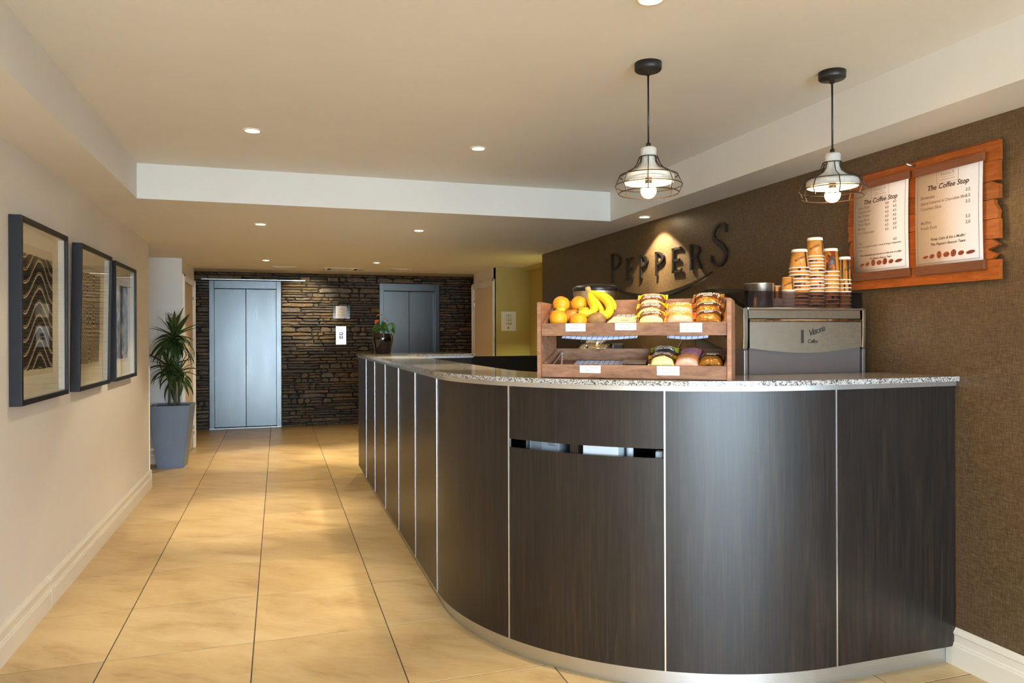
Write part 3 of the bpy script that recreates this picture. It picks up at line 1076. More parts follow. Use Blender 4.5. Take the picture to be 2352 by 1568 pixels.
# ------------------------------------------------------------------ pendants
def pendant(x, y, label):
    t = thing('pendant_lamp', label, 'pendant lamp', (x, y, ZU))
    bm = bmesh.new()
    lathe(bm, [(0.001, 0), (0.054, 0), (0.054, -0.026), (0.050, -0.031), (0.012, -0.033), (0.009, -0.048), (0.001, -0.048)], 32)
    obj('ceiling_rose', bm, 'black_metal', t)
    quick('cord', 'black_plastic', t, lambda b: tube(b, [(0, 0, -0.04), (0.0006, 0, -0.18), (0, 0, -0.33)], 0.0038, 8))
    bm = bmesh.new(); lathe(bm, [(0.001, -0.322), (0.009, -0.322), (0.010, -0.345), (0.001, -0.345)], 16)
    obj('ferrule', bm, 'black_metal', t)
    bm = bmesh.new()
    lathe(bm, [(0.001, -0.340), (0.028, -0.340), (0.032, -0.345), (0.032, -0.374), (0.026, -0.379), (0.027, -0.395), (0.034, -0.413), (0.055, -0.431), (0.083, -0.443),
               (0.099, -0.452), (0.103, -0.462), (0.102, -0.479), (0.098, -0.480)], 40)
    sh = obj('concrete_shade', bm, 'concrete', t)
    bm = bmesh.new()
    lathe(bm, [(0.098, -0.480), (0.094, -0.462), (0.078, -0.450), (0.05, -0.439), (0.024, -0.425), (0.018, -0.405), (0.001, -0.400)], 40)
    obj('shade_lining', bm, 'enamel_white', sh)
    bm = bmesh.new(); lathe(bm, [(0.001, -0.40), (0.015, -0.40), (0.015, -0.482), (0.013, -0.486)], 16)
    obj('lamp_holder', bm, 'black_plastic', t)
    bm = bmesh.new()
    prof = [(0.0125, -0.484)] + [(0.031 * math.sin(a), -0.513 + 0.031 * math.cos(a)) for a in [0.42 + k * (PI - 0.43) / 14 for k in range(15)]]
    lathe(bm, prof, 24)
    b = obj('bulb', bm, 'bulb_glow', t)
    b.visible_shadow = True
    P = [(0.036, -0.378), (0.046, -0.405), (0.062, -0.424), (0.113, -0.449), (0.117, -0.455), (0.133, -0.492), (0.119, -0.523)]
    bm = bmesh.new()
    for k in range(8):
        a = 2 * PI * (k + 0.35) / 8
        tube(bm, [(r * math.cos(a), r * math.sin(a), z) for r, z in P], 0.0021, 6)
    obj('cage_wires', bm, 'wire_metal', t)
    for r, z in ((0.036, -0.378), (0.116, -0.453), (0.133, -0.492), (0.119, -0.523)):
        quick('cage_ring', 'wire_metal', t, lambda q: tube(q, [(r * math.cos(2 * PI * k / 40), r * math.sin(2 * PI * k / 40), z) for k in range(40)], 0.0021, 6, closed=True))
    l = bpy.data.lights.new('bulb_light', 'POINT')
    l.energy = W_PEND
    l.color = (1.0, 0.56, 0.22)
    l.shadow_soft_size = 0.032
    lo = bpy.data.objects.new('bulb_light', l)
    COL.objects.link(lo); lo.parent = t; lo.location = (0, 0, -0.555)
pendant(1.421, 2.615, 'caged concrete pendant lamp hanging in front of the white ceiling bulkhead')
pendant(2.203, 2.475, 'caged concrete pendant lamp hanging in front of the menu board')

# ------------------------------------------------------------------ reception counter
CC = (2.105, 3.68)            # centre of the curved corner
RO = 1.33                     # outer face of the panels
PZ0, PZ1 = 0.08, 1.178
GZ0, GZ1 = 1.198, 1.218
YE = 7.50
counter = thing('reception_counter', 'curved dark wood reception counter with aluminium joints', 'counter', (CC[0], CC[1], 0))
def arcpts(r, a0, a1, n):
    return [(r * math.cos(a0 + (a1 - a0) * k / n), r * math.sin(a0 + (a1 - a0) * k / n)) for k in range(n + 1)]
def arc_panel(bm, r0, r1, a0, a1, z0, z1, n=12):
    o_ = arcpts(r1, a0, a1, n); i_ = arcpts(r0, a0, a1, n)
    prism_strip(bm, o_, i_, z0, z1)
def prism_strip(bm, A, B, z0, z1, smooth_side=True):
    n = len(A)
    va = [[bm.verts.new((p[0], p[1], z)) for p in A] for z in (z0, z1)]
    vb = [[bm.verts.new((p[0], p[1], z)) for p in B] for z in (z0, z1)]
    for k in range(n - 1):
        f = bm.faces.new((va[0][k], va[0][k + 1], va[1][k + 1], va[1][k])); f.smooth = smooth_side
        f = bm.faces.new((vb[0][k + 1], vb[0][k], vb[1][k], vb[1][k + 1])); f.smooth = smooth_side
        bm.faces.new((va[1][k], va[1][k + 1], vb[1][k + 1], vb[1][k]))
        bm.faces.new((va[0][k + 1], va[0][k], vb[0][k], vb[0][k + 1]))
    for k in (0, n - 1):
        bm.faces.new((va[0][k], va[1][k], vb[1][k], vb[0][k]))
G = math.radians(0.12)
XP = CC[0] - RO               # 0.775, straight run face
def sharp(o):
    me = o.data
    me.set_sharp_from_angle(angle=math.radians(40)) if hasattr(me, 'set_sharp_from_angle') else None
# curved panels: 180deg -> 270deg in three
for k in range(3):
    a0, a1 = PI + k * PI / 6 + G, PI + (k + 1) * PI / 6 - G
    if k == 1:
        for z0, z1 in ((PZ0, 0.913), (0.950, PZ1)):
            bm = bmesh.new(); arc_panel(bm, RO - 0.018, RO, a0, a1, z0, z1, 16); sharp(obj('panel', bm, 'wenge_laminate', counter))
    else:
        bm = bmesh.new(); arc_panel(bm, RO - 0.018, RO, a0, a1, PZ0, PZ1, 16); sharp(obj('panel', bm, 'wenge_laminate', counter))
# straight panels along the corridor
ys = [3.68, 4.30, 4.93, 5.57, 6.20, 6.83, YE]
for k in range(6):
    quick('panel', 'wenge_laminate', counter, lambda b: box(b, (-RO, ys[k] + 0.003 - CC[1], PZ0), (-RO + 0.018, ys[k + 1] - 0.003 - CC[1], PZ1)))
# panel returning to the brown wall
quick('panel', 'wenge_laminate', counter, lambda b: box(b, (0.003, -RO, PZ0), (XR - 0.003 - CC[0], -RO + 0.018, PZ1)))
# joints
for k in range(4):
    a = PI + k * PI / 6
    m = Matrix.Rotation(a, 4, 'Z')
    quick('joint_strip', 'joint_aluminium', counter, lambda b: box(b, (RO - 0.012, -0.003, PZ0), (RO + 0.0025, 0.003, PZ1), m))
for y in ys[1:6]:
    quick('joint_strip', 'joint_aluminium', counter, lambda b: box(b, (-RO - 0.0025, y - 0.003 - CC[1], PZ0), (-RO + 0.012, y + 0.003 - CC[1], PZ1)))
# far end, return leg and inner linings
quick('end_panel', 'wenge_laminate', counter, lambda b: box(b, (-RO, YE - CC[1], PZ0), (1.8 - CC[0], YE + 0.018 - CC[1], PZ1)))
quick('return_panel', 'wenge_laminate', counter, lambda b: box(b, (1.13 - CC[0], 6.9 - CC[1], 0.0), (1.80 - CC[0], 6.918 - CC[1], PZ1)))
quick('return_end_panel', 'wenge_laminate', counter, lambda b: box(b, (1.78 - CC[0], 6.918 - CC[1], 0.0), (1.80 - CC[0], YE - CC[1], PZ1)))
bm = bmesh.new()
arc_panel(bm, 0.975, 0.99, PI, 1.5 * PI, 0.0, PZ1, 20)
box(bm, (-0.99, 0, 0), (-0.975, 6.9 - CC[1], PZ1)); box(bm, (0, -0.99, 0), (XR - CC[0] - 0.003, -0.975, PZ1))
obj('inner_lining', bm, 'dark_void', counter)
quick('gate_panel', 'dark_void', counter, lambda b: box(b, (1.80 - CC[0], 7.36 - CC[1], 0.0), (XR - 0.003 - CC[0], 7.40 - CC[1], 1.175)))
# plinth
bm = bmesh.new()
arc_panel(bm, RO - 0.05, RO - 0.035, PI, 1.5 * PI, 0.0, PZ0 + 0.02, 40)
box(bm, (-RO + 0.035, 0, 0), (-RO + 0.05, YE - CC[1], PZ0 + 0.02)); box(bm, (0, -RO + 0.035, 0), (XR - CC[0] - 0.003, -RO + 0.05, PZ0 + 0.02))
sharp(obj('plinth', bm, 'plinth_steel', counter))
# aluminium edge band under the granite
bm = bmesh.new()
arc_panel(bm, RO - 0.02, RO + 0.008, PI, 1.5 * PI, PZ1, GZ0, 40)
box(bm, (-RO - 0.008, 0, PZ1), (-RO + 0.02, YE - CC[1], GZ0)); box(bm, (0, -RO - 0.008, PZ1), (XR - CC[0] - 0.003, -RO + 0.02, GZ0))
box(bm, (1.13 - CC[0], 6.885 - CC[1], PZ1), (1.82 - CC[0], 6.91 - CC[1], GZ0))
sharp(obj('edge_band', bm, 'aluminium_strip', counter))
# shelf, divider inside the slot
bm = bmesh.new(); arc_panel(bm, 0.99, RO - 0.018, PI + PI / 6, PI + PI / 3, 0.862, 0.880, 12)
obj('inner_shelf', bm, 'wenge_laminate', counter)
m = Matrix.Rotation(PI + PI / 6 * 1.46, 4, 'Z')
quick('divider', 'wenge_laminate', counter, lambda b: box(b, (1.0, -0.018, 0.88), (RO - 0.019, 0.018, PZ1), m))
# worktop
OUT = []; INN = []
ro, ri = RO + 0.022, 0.965
OUT.append((XR - 0.002 - CC[0], -ro)); INN.append((XR - 0.002 - CC[0], -ri))
for k in range(41):
    a = 1.5 * PI - k * (PI / 2) / 40
    OUT.append((ro * math.cos(a), ro * math.sin(a))); INN.append((ri * math.cos(a), ri * math.sin(a)))
OUT.append((-ro, YE + 0.03 - CC[1])); INN.append((-ri, YE + 0.03 - CC[1]))
bm = bmesh.new()
prism_strip(bm, OUT, INN, GZ0, GZ1)
box(bm, (-ri - 0.001, 6.86 - CC[1], GZ0), (1.84 - CC[0], YE + 0.03 - CC[1], GZ1))
o = obj('granite_worktop', bm, 'granite', loc=(CC[0], CC[1], 0))
sharp(o)
tag(o, 'polished speckled granite worktop sweeping round the reception counter', 'worktop')
# things on the hidden shelf, seen through the slot
def polar(r, a_deg, z):
    a = math.radians(a_deg)
    return (CC[0] + r * math.cos(a), CC[1] + r * math.sin(a), z)
def shelf_item(name, r, deg, z, label, cat):
    return thing(name, label, cat, polar(r, deg, z), math.radians(deg))
t = shelf_item('computer_case', 1.17, 215.5, 0.88, 'grey perforated computer case seen through the counter slot', 'computer')
quick('case', 'perforated_grey', t, lambda b: box(b, (-0.08, -0.07, 0), (0.08, 0.085, 0.2), bevel=0.004))
bm = bmesh.new()
for i in range(8):
    for j in range(12):
        lathe(bm, [(0.0005, 0), (0.0022, 0)], 6, Matrix.Translation((0.0806, -0.03 - 0.0 + (i - 4) * 0.007 + (0.0035 if j % 2 else 0), 0.025 + j * 0.0062)) @ Matrix.Rotation(PI / 2, 4, 'Y'))
obj('perforations', bm, 'dark_void', t)
bm = bmesh.new()
for k in range(5):
    box(bm, (0.0802, 0.028, 0.045 + k * 0.007), (0.081, 0.028 + (0.04, 0.03, 0.036, 0.022, 0.034)[k], 0.047 + k * 0.007))
obj('rating_label', bm, 'dark_void', t)
t = shelf_item('paper_box', 1.2, 228.5, 0.88, 'pale blue-white box seen through the counter slot', 'box')
quick('box_body', 'box_white', t, lambda b: box(b, (-0.07, -0.075, 0), (0.09, 0.075, 0.15), bevel=0.003))
quick('box_lid', 'box_white', t, lambda b: box(b, (-0.075, -0.078, 0.15), (0.093, 0.078, 0.16), bevel=0.003))
t = shelf_item('small_bottle', 1.22, 233.4, 0.88, 'small clear bottle seen through the counter slot', 'bottle')
bm = bmesh.new(); lathe(bm, [(0.001, 0), (0.014, 0), (0.014, 0.06), (0.011, 0.064), (0.014, 0.068), (0.007, 0.09), (0.007, 0.1), (0.001, 0.1)], 16)
obj('bottle_body', bm, 'box_white', t)
bm = bmesh.new(); lathe(bm, [(0.001, 0.115), (0.009, 0.115), (0.009, 0.1), (0.001, 0.1)], 12)
obj('cap', bm, 'black_plastic', t)
t = shelf_item('card_reader', 1.25, 239.0, 0.88, 'small grey card machine at the end of the counter slot', 'card machine')
quick('reader_body', 'perforated_grey', t, lambda b: box(b, (-0.05, -0.014, 0), (0.05, 0.02, 0.055), bevel=0.006))
quick('keypad', 'black_plastic', t, lambda b: box(b, (-0.03, -0.008, 0.055), (0.04, 0.014, 0.058)))
t = shelf_item('white_folder', 1.12, 210.9, 0.88, 'pale folder at the start of the counter slot', 'folder')
quick('folder_cover', 'box_white', t, lambda b: box(b, (-0.1, -0.012, 0), (0.1, 0.012, 0.2), bevel=0.002))
quick('folder_spine', 'perforated_grey', t, lambda b: box(b, (0.1, -0.013, 0), (0.102, 0.013, 0.2)))
# low service bench behind the counter carrying machine and grinder
bench = thing('service_bench', 'dark low service bench behind the counter under the coffee machine', 'bench', (CC[0], CC[1], 0))
bm = bmesh.new(); arc_panel(bm, 0.40, 0.968, PI * 1.12, 1.5 * PI, 0.90, 0.93, 20); box(bm, (0, -0.968, 0.90), (XR - CC[0] - 0.004, -0.40, 0.93))
obj('bench_top', bm, 'granite', bench)
bm = bmesh.new(); arc_panel(bm, 0.44, 0.96, PI * 1.13, 1.5 * PI, 0.0, 0.90, 20); box(bm, (0, -0.96, 0), (XR - CC[0] - 0.01, -0.44, 0.90))
obj('bench_body', bm, 'dark_void', bench)

# ------------------------------------------------------------------ wall sign: raised letters on the brown wall
sign = thing('letter_sign', 'raised black letters and smile curve on the brown wall', 'sign', mat=on_right(5.66, 1.84, XR - 0.005))
ST = 0.024     # stem width
def ring_poly(cx, cy, rx, ry, a0, a1, w0, w1, n=18):
    # band with varying thickness
    out = []; inn = []
    for k in range(n + 1):
        t = k / n
        a = math.radians(a0 + (a1 - a0) * t)
        w = w0 + (w1 - w0) * math.sin(PI * t)
        out.append((cx + rx * math.cos(a), cy + ry * math.sin(a)))
        inn.append((cx + (rx - w) * math.cos(a), cy + (ry - w * 0.8) * math.sin(a)))
    return out, inn
def letter(ch, x, h, w):
    bm = bmesh.new()
    z0, z1 = 0.0, 0.013
    def quad(pts):
        prism(bm, pts, z0, z1)
    def stem(sx, top, bot=0.0):
        quad([(sx - 0.004, bot), (sx + ST + 0.004, bot), (sx + ST - 0.001, bot + 0.02), (sx + ST - 0.001, top - 0.02), (sx + ST + 0.004, top), (sx - 0.008, top), (sx + 0.001, top - 0.02), (sx + 0.001, bot + 0.02)])
    if ch in 'PR':
        stem(x, h)
        bh = h * 0.56
        cy = h - bh / 2
        o_, i_ = ring_poly(x + ST * 0.6, cy, w - ST * 0.6, bh / 2, 90, -90, 0.012, 0.030)
        prism_strip(bm, o_, i_, z0, z1, False)
        quad([(x + 0.004, h - 0.012), (x + ST * 0.6 + 0.004, h - 0.012), (x + ST * 0.6 + 0.004, h), (x + 0.004, h)])
        if ch == 'R':
            quad([(x + w * 0.45, h * 0.46), (x + w * 0.72, h * 0.50), (x + w * 1.12, 0.0), (x + w * 0.86, 0.0)])
    elif ch == 'E':
        stem(x, h)
        for yy, ww in ((h - 0.016, 0.95), (h * 0.5 - 0.008, 0.78), (0.0, 1.0)):
            quad([(x + ST * 0.5, yy), (x + w * ww, yy), (x + w * ww + 0.004, yy + (0.026 if yy == 0 else 0.016)), (x + w * ww - 0.006, yy + 0.016), (x + ST * 0.5, yy + 0.016)])
            if yy > h * 0.7:
                quad([(x + w * ww - 0.008, yy + 0.006), (x + w * ww, yy - 0.012), (x + w * ww + 0.004, yy - 0.012), (x + w * ww + 0.003, yy + 0.016)])
    elif ch == 'S':
        P = [(0.98, 0.80), (0.86, 0.93), (0.62, 0.985), (0.34, 0.93), (0.16, 0.79), (0.20, 0.65), (0.46, 0.54), (0.74, 0.43), (0.92, 0.29), (0.86, 0.13), (0.60, 0.02), (0.30, 0.03), (0.10, 0.12), (0.03, 0.22)]
        W = [0.012, 0.016, 0.017, 0.020, 0.026, 0.032, 0.036, 0.036, 0.032, 0.025, 0.018, 0.017, 0.014, 0.010]
        pts = spline([(x + p[0] * w, p[1] * h, 0) for p in P], 5)
        ws = []
        for k in range(len(pts)):
            f = k / 5; i = min(int(f), len(W) - 2); ws.append(W[i] + (W[i + 1] - W[i]) * (f - i))
        A = []; B = []
        for k, p in enumerate(pts):
            d = (pts[min(k + 1, len(pts) - 1)] - pts[max(k - 1, 0)]).normalized()
            nrm = Vector((-d.y, d.x, 0))
            A.append(tuple((p + nrm * ws[k] / 2)[:2])); B.append(tuple((p - nrm * ws[k] / 2)[:2]))
        prism_strip(bm, A, B, z0, z1, False)
        quad([(x + w * 0.93, h * 0.74), (x + w * 1.0, h * 0.74), (x + w * 1.02, h * 0.92), (x + w * 0.95, h * 0.90)])
        quad([(x - 0.002, h * 0.10), (x + w * 0.06, h * 0.12), (x + w * 0.10, h * 0.26), (x, h * 0.28)])
    obj('letter', bm, 'sign_letter', sign)
letter('P', 0.012, 0.247, 0.175)
letter('E', 0.297, 0.178, 0.112)
letter('P', 0.532, 0.178, 0.125)
letter('P', 0.776, 0.178, 0.125)
letter('E', 1.020, 0.178, 0.122)
letter('R', 1.258, 0.178, 0.125)
letter('S', 1.516, 0.275, 0.175)
bm = bmesh.new()
A = []; B = []
for k in range(41):
    t = k / 40
    x = 0.02 + 1.505 * t
    s = 2 * t - 1
    yt = -0.132 + 0.10 * s * s + 0.002 * s
    A.append((x, yt)); B.append((x, yt - 0.034 * (1 - s * s) - 0.001))
prism_strip(bm, A, B, 0, 0.013, False)
obj('smile_curve', bm, 'sign_letter', sign)
bm = bmesh.new()
for x, y in ((0.024, 0.12), (0.31, 0.09), (0.545, 0.09), (0.79, 0.09), (1.03, 0.09), (1.27, 0.09), (1.60, 0.14), (0.4, -0.125), (1.1, -0.125)):
    lathe(bm, [(0.003, -0.005), (0.003, 0.001)], 8, Matrix.Translation((x, y, 0)), cap0=True)
obj('standoff_pins', bm, 'black_metal', sign)

# ------------------------------------------------------------------ menu board
board = thing('menu_board', 'rustic board of orange-brown planks on the brown wall', 'board', mat=on_right(2.918, 1.612, XR))
rb = random.Random(5)
tops = [0.0, 0.080, 0.161, 0.240, 0.318, 0.390, 0.470, 0.550]
PW = 0.79
ends = [  # (left offsets, right profile list of (dx, frac)) bottom to top
    (0.004, [(0.0, 0), (0.0, 1)]), (-0.003, [(-0.035, 0), (-0.01, 0.25), (-0.05, 0.5), (0.0, 0.72), (-0.03, 1)]),
    (0.012, [(0.0, 0), (0.0, 1)]), (-0.002, [(-0.006, 0), (-0.002, 0.4), (-0.02, 0.8), (-0.02, 1)]),
    (0.002, [(0.0, 0), (0.0, 0.8), (-0.03, 1)]), (0.004, [(0.0, 0), (-0.001, 0.6), (0.0, 1)]), (0.0, [(0.002, 0), (0.002, 1)]), (0.006, [(-0.018, 0), (-0.016, 1)])]
for k, (l, r) in enumerate(ends):
    y0 = tops[k]; y1 = tops[k + 1] - 0.002 if k < 7 else 0.552
    hgt = y1 - y0
    poly = [(l, y0)] + [(PW + dx, y0 + f * hgt) for dx, f in r] + [(l + 0.004 * (-1) ** k, y1), (l - 0.006 * (-1) ** k, (y0 + y1) / 2)]
    quick('plank', 'plank_wood', board, lambda b: prism(b, poly, 0.012, 0.030 + rb.uniform(-0.002, 0.002)))
for x in (0.12, 0.66):
    quick('back_batten', 'batten_wood', board, lambda b: box(b, (x, 0.02, 0), (x + 0.04, 0.53, 0.012)))
quick('hook_bolt', 'dull_metal', board, lambda b: tube(b, [(0.392, 0.532, 0.02), (0.392, 0.532, 0.05), (0.388, 0.535, 0.062), (0.384, 0.545, 0.066)], 0.006, 8))

def menu_sheet(y, z0, w, h, label, rows, body):
    t = thing('menu_sheet', label, 'menu', mat=on_right(y, z0, XR - 0.0335))
    # paper with a slight bow
    bm = bmesh.new()
    n = 12
    V = [[bm.verts.new((x, h * k / n, 0.006 + 0.004 * math.sin(PI * k / n))) for x in (0, w)] for k in range(n + 1)]
    for k in range(n):
        f = bm.faces.new((V[k][0], V[k][1], V[k + 1][1], V[k + 1][0])); f.smooth = True
    solid(bm, -0.0008)
    paper = obj('paper', bm, 'menu_paper', t)
    zf = lambda yy: 0.006 + 0.004 * math.sin(PI * max(0, min(1, yy / h))) + 0.0014
    wp = lambda p: (p.x, p.y, zf(p.y))
    quick('clamp_bar', 'batten_wood', t, lambda b: box(b, (-0.006, h - 0.012, 0), (w + 0.006, h + 0.022, 0.014), bevel=0.0015))
    quick('clamp_bar', 'batten_wood', t, lambda b: box(b, (-0.008, -0.034, 0), (w + 0.006, 0.004, 0.014), bevel=0.0015))
    Y = lambda f: h * (1 - f)
    # border lines
    bm = bmesh.new()
    def hline(x0, x1, yy, tk=0.0008):
        vs = [bm.verts.new((xx, yv, zf(yy))) for xx, yv in ((x0, yy - tk), (x1, yy - tk), (x1, yy + tk), (x0, yy + tk))]
        bm.faces.new(vs)
    def vline(xx, y0, y1, tk=0.0008, m=10):
        P = [(y0 + (y1 - y0) * k / m) for k in range(m + 1)]
        vv = [[bm.verts.new((xx + s * tk, p, zf(p))) for s in (-1, 1)] for p in P]
        for k in range(m):
            bm.faces.new((vv[k][0], vv[k][1], vv[k + 1][1], vv[k + 1][0]))
    vline(0.012, 0.014, h - 0.012); vline(w - 0.016, 0.014, h - 0.012); hline(0.012, w - 0.016, 0.014)
    cx = w * 0.5
    lw, lh = 0.052, 0.055
    yl = Y(0.088)
    hline(cx - lw, cx + lw, yl + lh / 2, 0.0005); hline(cx - lw, cx + lw, yl - lh / 2, 0.0005)
    vline(cx - lw, yl - lh / 2, yl + lh / 2, 0.0005, 3); vline(cx + lw, yl - lh / 2, yl + lh / 2, 0.0005, 3)
    hline(cx - 0.03, cx + 0.03, yl - 0.004, 0.0005); hline(cx - 0.034, cx + 0.034, yl - 0.014, 0.0008)
    text_bm(bm, 'P', 0.017, cx - 0.028, yl + 0.0085, warp=wp, align='CENTER')
    text_bm(bm, 'EPPER', 0.0125, cx - 0.001, yl + 0.007, warp=wp, align='CENTER', spacing=1.25)
    text_bm(bm, 'S', 0.019, cx + 0.028, yl + 0.0105, warp=wp, align='CENTER')
    obj('border_and_emblem', bm, 'ink_light', paper)
    bm = bmesh.new()
    text_bm(bm, 'The Coffee Stop', 0.030, cx, Y(0.185), warp=wp, align='CENTER', shear=0.25, bold=0.0006)
    for s, f, sz in body:
        text_bm(bm, s, sz, cx, Y(f), warp=wp, align='CENTER', shear=0.25, bold=0.0002)
    obj('heading', bm, 'ink_brown', paper)
    for s, f, sz, xf, al in rows:
        bm = bmesh.new()
        text_bm(bm, s, sz, w * xf, Y(f), warp=wp, align=al, shear=0.06, bold=0.00025)
        obj('menu_price' if al == 'CENTER' else 'menu_row', bm, 'ink_light', paper)
    # printed coffee beans
    bb = bmesh.new(); sl = bmesh.new()
    xs = [0.16, 0.26, 0.37, 0.48, 0.585, 0.695, 0.83]
    for k, (rx, ry, an) in enumerate(((0.014, 0.006, 0.2), (0.013, 0.009, 0.3), (0.012, 0.0155, 0), (0.015, 0.011, 0.1), (0.013, 0.0155, -0.35), (0.014, 0.0095, 0.2), (0.021, 0.0075, 0.12))):
        yy = Y(0.897) + ry * 0.5 - 0.004
        m = Matrix.Translation((w * xs[k], yy, zf(yy))) @ Matrix.Rotation(an, 4, 'Z')
        c = [bb.verts.new(m @ Vector((rx * math.cos(2 * PI * q / 20), ry * math.sin(2 * PI * q / 20), 0))) for q in range(20)]
        bb.faces.new(c)
        if k in (2, 4):
            pp = [(-0.0012, -ry * 0.9), (0.0012, -ry * 0.9), (0.0022, 0), (0.0012, ry * 0.9), (-0.0012, ry * 0.9), (-0.0004, 0)]
        else:
            pp = [(-rx * 0.8, -0.0010), (0, -0.0022), (rx * 0.8, -0.0008), (rx * 0.8, 0.0004), (0, 0.0), (-rx * 0.8, 0.0004)]
        sl.faces.new([sl.verts.new(m @ Vector((p[0], p[1], 0.0004))) for p in pp])
    obj('coffee_beans_print', bb, 'bean_print', paper)
    obj('bean_creases', sl, 'bean_dark', paper)
rows = []
for k, (s, p1, p2) in enumerate((('Latte (Soy)', '4.0', '4.5'), ('Cappuccino', '4.0', '4.5'), ('Flat White', '4.0', '4.5'), ('Long Black', '4.0', '4.5'), ('Short Black', '4.0', '4.5'), ('Mocha', '4.5', '5.0'), ('Hot Chocolate', '4.5', '5.0'))):
    f = 0.242 + 0.0485 * k
    rows += [(s, f, 0.0165, 0.085, 'LEFT'), (p1, f, 0.0165, 0.63, 'CENTER'), (p2, f, 0.0165, 0.77, 'CENTER')]
rows += [('Tea', 0.655, 0.0165, 0.085, 'LEFT'), ('4.0', 0.655, 0.0165, 0.77, 'CENTER'), ('Earl Grey, English Breakfast, Lemon & Ginger, Peppermint,', 0.695, 0.0108, 0.085, 'LEFT'), ('Green', 0.735, 0.0108, 0.085, 'LEFT')]
menu_sheet(2.869, 1.688, 0.322, 0.415, 'printed coffee price list in the menu-board half behind the hanging lamp', rows,
           [("'We orchestrate our mornings to the tune of coffee.'", 0.795, 0.0118), ('The Peppers Beacon Team', 0.84, 0.0118)])
rows = [('Brownies', 0.275, 0.0185, 0.09, 'LEFT'), ('3.5', 0.275, 0.0185, 0.80, 'CENTER'), ('Salted Caramel & Chocolate Slice', 0.335, 0.0165, 0.09, 'LEFT'), ('3.5', 0.335, 0.0185, 0.80, 'CENTER'),
        ('Coconut Slice', 0.392, 0.0185, 0.09, 'LEFT'), ('3.5', 0.392, 0.0185, 0.80, 'CENTER'), ('Muffins', 0.54, 0.0185, 0.09, 'LEFT'), ('3.5', 0.54, 0.0185, 0.80, 'CENTER'),
        ('Fresh Fruit', 0.597, 0.0185, 0.09, 'LEFT'), ('2.0', 0.597, 0.0185, 0.80, 'CENTER')]
menu_sheet(2.509, 1.688, 0.322, 0.412, 'printed snack price list listing brownies and muffins on the menu board', rows,
           [("'Keep Calm & Eat a Muffin'", 0.722, 0.0155), ('The Peppers Beacon Team', 0.775, 0.0155)])

# ------------------------------------------------------------------ framed prints on the left wall
def framed(y0, y1, z0, z1, artmat, label, lean=0.0, roll=0.0, ax=(0.23, 0.78)):
    w, h = y1 - y0, z1 - z0
    t = thing('framed_print', label, 'picture', mat=on_left((y0 + y1) / 2, (z0 + z1) / 2, XL + 0.001) @ Matrix.Rotation(roll, 4, 'Z') @ Matrix.Rotation(lean, 4, 'X') @ Matrix.Translation((0, 0, abs(lean) * h / 2)))
    b = 0.024; D = 0.05
    for nm, lo, hi in (('a', (-w / 2, -h / 2, 0), (-w / 2 + b, h / 2, D)), ('b', (w / 2 - b, -h / 2, 0), (w / 2, h / 2, D)), ('c', (-w / 2 + b, -h / 2, 0), (w / 2 - b, -h / 2 + b, D)), ('d', (-w / 2 + b, h / 2 - b, 0), (w / 2 - b, h / 2, D))):
        quick('frame_side', 'black_frame', t, lambda q: box(q, lo, hi, bevel=0.0015))
    quick('mat_board', 'mat_board', t, lambda q: box(q, (-w / 2 + b, -h / 2 + b, 0.002), (w / 2 - b, h / 2 - b, 0.008)))
    bm = bmesh.new()
    a, c = w / 2 - b - 0.004, h / 2 - b - 0.004
    for lo, hi in (((-a - 0.004, -c, 0.008), (-a, c, 0.036)), ((a, -c, 0.008), (a + 0.004, c, 0.036)), ((-a, -c - 0.004, 0.008), (a, -c, 0.036)), ((-a, c, 0.008), (a, c + 0.004, 0.036))):
        box(bm, lo, hi)
    obj('spacer', bm, 'paper_white', t)
    pw, ph = w * 0.31, h * 0.34
    quick('art_paper', 'art_paper', t, lambda q: box(q, (-pw - 0.012, -ph - 0.012, 0.0085), (pw + 0.012, ph + 0.03, 0.0095)))
    bm = bmesh.new()
    rr = random.Random(int(y0 * 100))
    P = []
    N = 26
    def jag(): return rr.uniform(-0.004, 0.004)
    kx, ky = pw, ph - 0.015
    for k in range(N): P.append((-kx + 2 * kx * k / N, -ky + jag()))
    for k in range(N): P.append((kx + jag(), -ky + 2 * ky * k / N))
    for k in range(N): P.append((kx - 2 * kx * k / N, ky + jag()))
    for k in range(N): P.append((-kx + jag(), ky - 2 * ky * k / N))
    prism(bm, P, 0.0095, 0.0102)
    obj('print', bm, artmat, t)
    quick('glass_pane', 'picture_glass', t, lambda q: box(q, (-w / 2 + b, -h / 2 + b, 0.038), (w / 2 - b, h / 2 - b, 0.0405)))
framed(3.755, 4.52, 1.088, 1.945, 'art_waves', 'black framed print of bold black and cream wavy bands')
framed(4.74, 5.55, 1.082, 1.94, 'art_rings', 'black framed print of concentric tree-ring loops, middle of the three', lean=0.018)
framed(5.73, 6.53, 1.08, 1.935, 'art_grain', 'black framed print of dark vertical wood grain nearest the potted plant')

